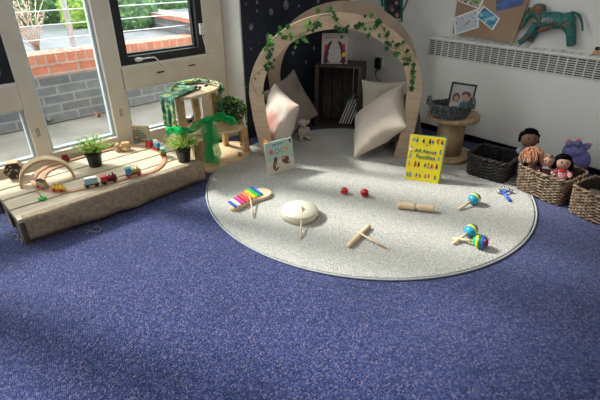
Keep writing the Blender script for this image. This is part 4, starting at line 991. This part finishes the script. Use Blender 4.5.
g.build('photograph', t)

# dark rectangular basket and the two brown wicker baskets by the radiator
rimc = [at(467, 155, .13), at(508, 166, .13), at(485, 141, .13)]
ya = yaw(rimc[0], rimc[1]); u_ = Vector((math.cos(ya), math.sin(ya), 0)); v_ = Vector((-math.sin(ya), math.cos(ya), 0))
wk = (rimc[1]-rimc[0]).length
cen = (rimc[0]+rimc[1])/2+v_*.115
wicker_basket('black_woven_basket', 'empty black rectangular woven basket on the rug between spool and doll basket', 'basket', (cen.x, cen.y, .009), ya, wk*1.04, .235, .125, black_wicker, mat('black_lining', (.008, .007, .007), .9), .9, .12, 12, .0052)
def wb(pl, pr, z, depth, label, L_=None):
    a = at(*pl, z); b = at(*pr, z); y_ = yaw(a, b); n_ = Vector((-math.sin(y_), math.cos(y_), 0)); l_ = L_ or (b-a).length; u_ = Vector((math.cos(y_), math.sin(y_), 0)); c_ = a+u_*l_/2+n_*depth/2
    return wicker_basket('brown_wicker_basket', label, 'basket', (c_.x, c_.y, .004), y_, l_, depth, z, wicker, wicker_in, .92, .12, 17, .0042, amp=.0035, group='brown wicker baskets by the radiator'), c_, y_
t, D0, DY = wb((516.5, 165.5), (567, 184), .145, .235, 'brown wicker basket full of dolls beside the black basket')
t, D1, _ = wb((570.5, 186), (603, 199), .145, .235, 'brown wicker basket at the right edge of the picture, holding dark things', .30)
g = MB()
for k in range(5): g.box((D1.x+random.uniform(-.03, .03), D1.y+random.uniform(-.06, .06), .07+k*.008), (.12, .12, .03), random.choice((black_pl, crate_wood)), Euler((random.uniform(-.3, .3), random.uniform(-.3, .3), random.uniform(0, 3))), bev=.01)
tag(g.build('dark_fabric_pile'), 'pile of dark fabric inside the rightmost wicker basket', 'fabric', kind='stuff')

# ------------------------------------------------------------------ dolls
sk_d = mat('dark_doll_skin', (.17, .085, .05), .8); sk_l = mat('pale_doll_skin', (.5, .28, .2), .7); hb_ = mat('black_wool_hair', (.004, .004, .006), 1, bump=.6, bscale=90, spec=.05)
gin = mat('ginger_yarn', (.42, .17, .09), .9, (.55, .26, .15), 50); brn = mat('brown_curls', (.2, .12, .08), .9, (.3, .2, .14), 60)
dress = mat('pink_dress', (.5, .17, .2), .8, (.62, .3, .32), 90); paleb = mat('pale_blue_dress', (.16, .19, .24), .8); marn = mat('maroon_dress', (.09, .025, .03), .8); lil = mat('lilac_plush', (.11, .11, .28), .95, (.17, .17, .37), 60); pinkm = mat('pink_plush', (.5, .15, .2), .9)
def doll(label, px, zc, hr, skin, cloth, bodyh, dy, hairfn, F_push=0, lean=0, coll=None, arms=True):
    c_ = at(*px, zc); c_ += (c_-CAM).normalized()*F_push
    t = thing('rag_doll', label, 'doll', (c_.x, c_.y, c_.z), (R(-22), R(lean), VY+R(dy)), 'rag dolls in the wicker basket')
    b = MB(); b.ell((0, 0, 0), (hr, hr*.9, hr*.98), skin, u=20, v=14); b.ell((0, -hr*.88, -hr*.15), hr*.11, skin, u=8, v=6); b.tube([(0, 0, -hr*.7), (0, .0, -hr*1.2)], hr*.32, skin, 10)
    b.ell((0, .005, -hr*1.2-bodyh*.45), (hr*.75, hr*.55, bodyh*.55), skin)
    if arms:
        for s_ in (-1, 1): b.tube([(s_*hr*.5, 0, -hr*1.2), (s_*hr*1.0, -hr*.35, -hr*1.55), (s_*hr*.95, -hr*.8, -hr*1.75)], [hr*.28, hr*.25, hr*.2], skin, 10)
        for s_ in (-1, 1): b.ell((s_*hr*.93, -hr*.9, -hr*1.78), (hr*.22, hr*.24, hr*.2), skin)
    b.build('body', t, remesh=.0035)
    d_ = MB(); d_.lathe([(hr*.42, -hr*.98), (hr*.7, -hr*1.2), (hr*.86, -hr*1.2-bodyh*.4), (hr*.95, -hr*1.2-bodyh)], cloth, 24, Matrix.Diagonal((1, .8, 1, 1))); d_.build('dress', t)
    if arms:
        for s_ in (-1, 1): MB().tube([(s_*hr*.5, 0, -hr*1.15), (s_*hr*1.02, -hr*.35, -hr*1.53), (s_*hr*.99, -hr*.62, -hr*1.66)], [hr*.38, hr*.36, hr*.32], cloth, 12).build('sleeve', t)
    for s_ in (-1, 1): MB().ell((s_*hr*.32, -hr*.86, -hr*.02), (hr*.1, hr*.06, hr*.12), black_pl, u=8, v=6).build('eye', t)
    MB().tube([(-hr*.16, -hr*.86, -hr*.38), (0, -hr*.86, -hr*.44), (hr*.16, -hr*.86, -hr*.38)], hr*.035, mat('doll_mouth', (.4, .05, .06), .6), 6).build('mouth', t)
    if coll: m_, k = coll; MB().lathe([(hr*.4, -hr*.88), (hr*.72, -hr*1.12), (hr*.66, -hr*1.25)], m_, 20).build('collar' if k == 0 else 'scarf', t)
    hairfn(t, hr); return t
def hair_cap(m_, bumps, spread=1.0, low=-.3, front=.35, br_=.28):
    def f(t, hr):
        random.seed(int(hr*1e5)+bumps); g = MB(); g.ell((0, hr*.2, hr*.24), (hr*1.06, hr*.98, hr*1.0), m_)
        for k in range(bumps):
            a_ = random.uniform(0, 6.28); e_ = random.uniform(low, 1.4); q = Vector((math.cos(a_)*math.cos(e_), math.sin(a_)*math.cos(e_), math.sin(e_)))
            if q.y < -front and q.z < .5: continue
            g.ell(q*hr*spread+Vector((0, hr*.1, hr*.1)), (hr*br_,)*3, m_, u=8, v=6)
        g.build('hair', t)
    return f
def yarn_hair(m_):
    def f(t, hr):
        random.seed(3); g = MB()
        for k in range(170):
            a_ = random.uniform(0, 6.28); e_ = random.uniform(-.2, 1.5); q = Vector((math.cos(a_)*math.cos(e_), math.sin(a_)*math.cos(e_)*.9, math.sin(e_)*.8)); q0 = Vector((0, hr*.1, hr*.55))
            P = [q0, q0.lerp(q*hr*1.2, .6)+Vector((0, 0, hr*.35)), q*hr*1.45+Vector((0, 0, hr*.1)), q*hr*1.55-Vector((0, 0, hr*.45))]; g.tube(catmull(P, 3, False), hr*.062, m_, 5)
        g.build('hair', t)
    return f
def bob(m_):
    def f(t, hr):
        g = MB(); g.ell((0, hr*.18, hr*.16), (hr*1.12, hr*1.0, hr*1.06), m_, u=20, v=14)
        for s_ in (-1, 1): g.ell((s_*hr*.95, hr*.08, -hr*.35), (hr*.36, hr*.55, hr*.75), m_)
        g.ell((0, hr*.5, -hr*.4), (hr*1.0, hr*.6, hr*.85), m_); g.ell((0, -hr*.55, hr*.68), (hr*.72, hr*.42, hr*.3), m_)
        g.build('hair', t, remesh=.004)
    return f
doll('dark skinned rag doll with short black hair at the back left of the doll basket', (529.5, 139), .25, .048, sk_d, paleb, .13, -14, hair_cap(hb_, 130, 1.0, -.35, .3, .24), 0)
doll('rag doll hidden under a mop of orange yarn hair in the doll basket', (532, 157), .19, .044, sk_l, marn, .1, 10, yarn_hair(gin), 0, arms=False)
doll('pale rag doll with curly brown hair and white collar in the doll basket', (547, 161), .185, .035, sk_l, marn, .1, -22, hair_cap(brn, 150, .98, -.1, .45, .2), 0, coll=(white, 0))
doll('rag doll with black bobbed hair, red scarf and pink dress in the doll basket', (563, 162.5), .187, .041, sk_l, dress, .1, -20, bob(hb_), 0, coll=(red, 1))
c_ = at(575, 152, .2)
t = thing('lilac_plush_toy', 'lilac blue plush toy with small pink feet upside down behind the dolls', 'soft toy', c_, (0, R(-12), VY-R(20)))
b = MB(); b.ell((0, .02, 0), (.062, .045, .055), lil); b.ell((.02, .02, -.06), (.065, .048, .07), lil)
for q in ((-.03, .0, .05), (.012, -.01, .055), (.055, 0, .03)): b.ell(q, (.02, .018, .02), lil)
b.build('body', t, remesh=.004)
for q in ((-.034, -.002, .07), (.012, -.014, .075), (.070, -.002, .042)): MB().ell(q, (.012, .011, .009), pinkm).build('foot', t)

# ------------------------------------------------------------------ radiator
t = thing('wall_radiator', 'long white convector radiator with a slotted grille along its top', 'radiator', (XR, 0, 0))
ry0, ry1 = -.9, 1.722
g = MB(); g.box((.03, (ry0+ry1)/2, .305), (.06, ry1-ry0, .49), white_en); g.build('body_panel', t, bevel=.006)
MB().box((.04, (ry0+ry1)/2, .612), (.04, ry1-ry0-.02, .12), dark_in).build('inner_core', t)
g = MB(); L_ = ry1-ry0
for k in range(53):
    y = ry0+.006+(L_-.012)*k/52; g.box((.006, y, .613), (.012, .005, .13), white_en); g.box((.032, y, .684), (.05, .006, .006), white_en)
for k in range(9): g.box((.009, (ry0+ry1)/2, .562+k*.0125), (.006, L_, .0042), white_en, Euler((0, R(25), 0)))
g.box((.004, (ry0+ry1)/2, .554), (.012, L_, .008), white_en); g.box((.004, (ry0+ry1)/2, .674), (.014, L_, .012), white_en); g.box((.062, (ry0+ry1)/2, .683), (.012, L_, .010), white_en)
for k in range(3): g.box((.02+k*.013, (ry0+ry1)/2, .681), (.004, L_, .004), white_en)
for y in (ry0+.003, ry1-.003): g.box((.033, y, .613), (.066, .006, .145), white_en)
g.build('grille', t)
for y in (1.5, .4): MB().box((.05, y, .035), (.03, .03, .05), white_en).build('bracket', t)

# ------------------------------------------------------------------ board with cards on the radiator
ZT = .6885
t = thing('brown_pin_board', 'brown card board leaning on the wall above the radiator', 'board', (XR+.035, 0, ZT))
ca = [at(452.5, 33.5, XR+.03, 0), at(513, 43, XR+.03, 0), at(533, -12, XR+.045, 0), at(459, -16, XR+.045, 0)]
brd = mat('brown_card', (.3, .19, .12), .85, (.34, .22, .145), 5)
V = [Vector((XR+.028+(0 if i < 2 else .022), c2.y, max(c2.z, ZT+.002))) for i, c2 in enumerate(ca)]; g = MB()
o_ = Vector((XR+.035, 0, ZT)); W_ = [v-o_ for v in V]+[v-o_+Vector((.008, 0, 0)) for v in V]
g.add(W_, [(0, 1, 2, 3), (7, 6, 5, 4), (0, 4, 5, 1), (1, 5, 6, 2), (2, 6, 7, 3), (3, 7, 4, 0)], brd); g.build('backing', t, smooth=False)
nrm = (V[1]-V[0]).cross(V[3]-V[0]).normalized(); nrm = nrm if nrm.x < 0 else -nrm
def onboard(x, y):
    r = ray(x, y); k = (V[0]-CAM).dot(nrm)/r.dot(nrm); return CAM+r*k
def card(pxs, rim_m, ims, label, scale=.86, nm='postcard', off=.003):
    P = [onboard(*p)+nrm*off for p in pxs]; c_ = sum(P, Vector())/4; t = thing(nm, label, 'postcard', c_); Q = [p-c_ for p in P]; g = MB(); B_ = [q-nrm*.0022 for q in Q]
    g.add(Q+B_, [(0, 1, 2, 3), (7, 6, 5, 4), (0, 4, 5, 1), (1, 5, 6, 2), (2, 6, 7, 3), (3, 7, 4, 0)], rim_m); g.build('card', t, smooth=False)
    g = MB(); g.add([q*scale+nrm*.0008 for q in Q], [(0, 1, 2, 3)], ims); g.build('picture', t, smooth=False, solid=.0006)
random.seed(2)
pic1 = ramp_mat('pale_drawing', [(0, (.42, .48, .55)), (.5, (.5, .55, .6)), (.56, (.3, .2, .17)), (.62, (.48, .52, .56))], 26, .6, 'noise')
pic2 = ramp_mat('sea_picture', [(0, (.02, .12, .22)), (.42, (.05, .27, .42)), (.55, (.3, .5, .6)), (.65, (.02, .07, .1))], 14, .5, 'noise', stretch=(1, 1, 2.5))
pic3 = ramp_mat('meadow_picture', [(0, (.1, .16, .05)), (.42, (.25, .33, .12)), (.52, (.4, .2, .25)), (.6, (.6, .6, .55))], 40, .5, 'noise')
pic4 = ramp_mat('night_blue_picture', [(0, (.004, .01, .05)), (.5, (.006, .03, .16)), (.62, (.01, .08, .3))], 12, .4, 'noise', stretch=(1, 1, 3), const=False)
card([(454, 17.5), (478.5, 8.5), (479, 27.5), (455, 35)], white, pic1, 'white card with a pale drawing at the lower left of the brown board')
card([(484, 5.5), (500.5, 18.5), (493, 30.5), (475.5, 16)], white, pic2, 'tilted blue sea picture card in the middle of the brown board', off=.006)
card([(458, -10), (485, -2), (480, 9.5), (458, 1)], white, pic3, 'green meadow card cut off by the top edge of the picture', off=.0045)
card([(496, -8), (526, -12), (522.5, 5), (496.5, 11.5)], pic4, pic4, 'dark blue night picture card at the upper right of the brown board')

# ------------------------------------------------------------------ elephant on the radiator
ele = ramp_mat('patchwork_glaze', [(0, (.01, .08, .09)), (.4, (.015, .13, .12)), (.5, (.02, .17, .15)), (.56, (.12, .05, .03)), (.61, (.22, .2, .05)), (.64, (.01, .09, .11))], 14, .5, 'noise', bump=.5, bscale=120)
eb = mat('brown_patch', (.13, .05, .03), .6, (.2, .1, .06), 60); eg = mat('grey_lace_patch', (.22, .27, .25), .6, (.1, .16, .15), 90)
Ex = XR+.035
def E_(x, y, dx=0): p = at(x, y, Ex, 0); return Vector((dx, p.y, p.z))
E0 = E_(545, 47); E0 = Vector((Ex, E0.y, ZT)); q_ = lambda x, y, dx=0: (E_(x, y, dx)+Vector((Ex, 0, 0)))-E0
t = thing('elephant_ornament', 'teal and brown patchwork elephant ornament striding along the radiator top', 'ornament', E0)
b = MB()
b.ell(q_(556, 20), (.036, .088, .044), ele, Euler((R(6), 0, 0))); b.ell(q_(567, 21), (.034, .044, .048), ele); b.ell(q_(545, 22), (.032, .046, .042), ele)
b.tube([q_(545, 20), q_(539, 14), q_(535, 11)], [.034, .032, .03], ele, 12)
b.ell(q_(538, 9.5), (.028, .04, .034), ele)
b.tube([q_(532, 9), q_(527, 17), q_(523, 25), q_(519, 29.5)], [.024, .018, .013, .008], ele, 12)
for s_ in (-1, 1):
    b.tube([q_(537, 24, s_*.012), q_(530, 34, s_*.014), q_(524, 40, s_*.015), q_(520, 42.5, s_*.015)], [.027, .021, .018, .017], ele, 12) if s_ == -1 else b.tube([q_(540, 24, s_*.012), q_(534, 33, s_*.014), q_(529, 41.5, s_*.015)], [.027, .021, .018], ele, 12)
    b.tube([q_(568, 24, s_*.012), q_(571, 33, s_*.014), q_(571.5, 46, s_*.014)], [.034, .023, .02], ele, 12)
o = b.build('body', t, remesh=.0032)
MB().tube(catmull([q_(571, 12), q_(579, 15), q_(582, 23), q_(582.5, 31)], 5, False), [.008-.0002*k for k in range(16)], ele, 8).build('tail', t)
for s_ in (-1, 1): MB().ell(q_(540, 9.5, s_*.027), (.008, .026, .03), eb, Euler((R(-20), 0, 0))).build('ear', t)
MB().ell(q_(549, 20, -.033), (.008, .034, .018), eg, Euler((R(-8), 0, 0))).build('lace_patch', t); MB().ell(q_(545, 28.5, -.018), (.02, .042, .016), eb, Euler((R(-25), 0, 0))).build('belly_patch', t)
p = at(597, 50, Ex-.01, 0)
t = thing('carved_figurine', 'small brown rounded figurine at the right end of the radiator top', 'ornament', (Ex-.01, p.y, ZT))
MB().ell((0, 0, .014), (.018, .02, .014), wood_d).build('body', t); MB().ell((0, -.001, .034), (.012, .014, .011), crate_wood).build('head', t)

# ------------------------------------------------------------------ on the right wall
def wq(x, y, off=0): p = at(x, y, XW-off, 0); return p
P = [wq(381, -10, .004), wq(397, -14, .004), wq(402, 22, .004), wq(383.5, 19, .004)]
def flat(P, m_, nm, par, c_, th=.003):
    g = MB(); Q = [p-c_ for p in P]; B_ = [q+Vector((th, 0, 0)) for q in Q]; g.add(Q+B_, [(0, 1, 2, 3), (7, 6, 5, 4), (0, 4, 5, 1), (1, 5, 6, 2), (2, 6, 7, 3), (3, 7, 4, 0)], m_); return g.build(nm, par, smooth=False)
tealc = mat('teal_card', (.02, .16, .13), .7)
c_ = wq(391, 5); t = thing('wall_photo', 'family photograph on teal card pinned to the wall above the arch', 'photo', c_)
flat([wq(383, -10, .004), wq(403, -8, .004), wq(402.5, 22, .004), wq(385, 23, .004)], tealc, 'teal_backing', t, c_)
flat([wq(382, -6, .007), wq(383.5, 6, .007), wq(381.5, 7, .007), wq(380, -4, .007)], tealc, 'teal_backing', t, c_)
flat([wq(385.5, -5, .008), wq(400, -4, .008), wq(400.5, 18.5, .008), wq(387.5, 18, .008)], mat('photo_dark', (.05, .045, .06), .4), 'photograph', t, c_)
flat([wq(387.5, 18, .0085), wq(400.5, 18.5, .0085), wq(401.5, 21.5, .0085), wq(391, 22.5, .0085)], mat('photo_border', (.45, .45, .44), .5), 'photo_border', t, c_)
g = MB()
for x, y, r1, m_ in ((396.5, 3, .014, ph2), (392.5, 10, .013, ph2), (397, 15, .018, ph2), (391, 7, .02, greyc), (399, 8, .016, navy)): g.ell(wq(x, y, .0085)-c_, (.0015, r1, r1*.9), m_, u=12, v=8)
g.build('people_print', t)
MB().tube([wq(409, -3, .006)-c_, wq(405, 6, .008)-c_, wq(402.5, 11, .006)-c_], .004, black_pl, 6).build('ribbon', t)
p = wq(380, 61); t = thing('power_adapter', 'black plug adapter with a cable on the wall right of the crate', 'plug', (XW, p.y, p.z))
MB().box((-.006, .004, .0), (.012, .085, .085), white_en, bev=.003).build('socket_plate', t)
MB().box((-.03, -.004, -.012), (.036, .045, .085), black_pl, bev=.006).build('adapter', t)
MB().tube(catmull([Vector((-.03, 0, -.055)), Vector((-.03, .01, -.11)), Vector((-.02, -.05, -.16)), Vector((-.02, -.2, -.185)), Vector((-.02, -.32, -.2))], 6, False), .003, black_pl, 6).build('cable', t)
SUN_E, SUN_EL, SKY_E, FILL_E, EXPO = 5, 40, 3.8, 6, 0.62
# ------------------------------------------------------------------ light
sun = bpy.data.lights.new('sun', 'SUN'); sun.energy = SUN_E; sun.angle = R(7); sun.color = (1, .96, .9)
so = bpy.data.objects.new('sun', sun); C.objects.link(so)
d = (RH*.93-FH*.37).normalized()*math.cos(R(SUN_EL)) + Vector((0, 0, -math.sin(R(SUN_EL))))
so.rotation_euler = d.to_track_quat('-Z', 'Y').to_euler()
w = bpy.data.worlds.new('hazy_sky'); bpy.context.scene.world = w; w.use_nodes = True
bg = w.node_tree.nodes['Background']; bg.inputs[0].default_value = (.93, .965, 1, 1); bg.inputs[1].default_value = SKY_E
for x0, x1 in ((-2.3, -.45), (-.42, .61), (.61, 1.69)):
    l = bpy.data.lights.new('window_portal', 'AREA'); l.shape = 'RECTANGLE'; l.size = x1-x0; l.size_y = 2.3; l.cycles.is_portal = True
    o = bpy.data.objects.new('window_portal', l); C.objects.link(o); o.location = ((x0+x1)/2, YW+.12, 1.2); o.rotation_euler = (R(-90), 0, 0)
fillm = mat('fill_diffuser', (1, .97, .9), .5, emit=1.0)
for x, y in ((-.6, -.5), (1.6, -.5), (.5, .9)):  # unseen panels, added as fill for the room
    t = thing('fill_panel', 'unseen flat fill panel added overhead to brighten the room', 'fill light', (x, y, 2.55), 0, 'added fill panels')
    MB().box((0, 0, .02), (.64, .64, .04), white_en).build('housing', t)
    l = bpy.data.lights.new('fill_lamp', 'AREA'); l.shape = 'SQUARE'; l.size = .58; l.energy = FILL_E; l.color = (1, .97, .93)
    o = bpy.data.objects.new('fill_lamp', l); C.objects.link(o); o.location = (x, y, 2.54)
# ------------------------------------------------------------------ camera
cd = bpy.data.cameras.new('camera'); cd.sensor_width = 36; cd.lens = 26.4; cd.clip_start = .02
co = bpy.data.objects.new('camera', cd); C.objects.link(co); co.location = CAM; co.rotation_euler = (R(90)-TH, 0, VY)
sc = bpy.context.scene; sc.camera = co
sc.view_settings.view_transform = 'Standard'; sc.view_settings.look = 'None'; sc.view_settings.gamma = 1; sc.view_settings.use_curve_mapping = False
sc.view_settings.exposure = EXPO
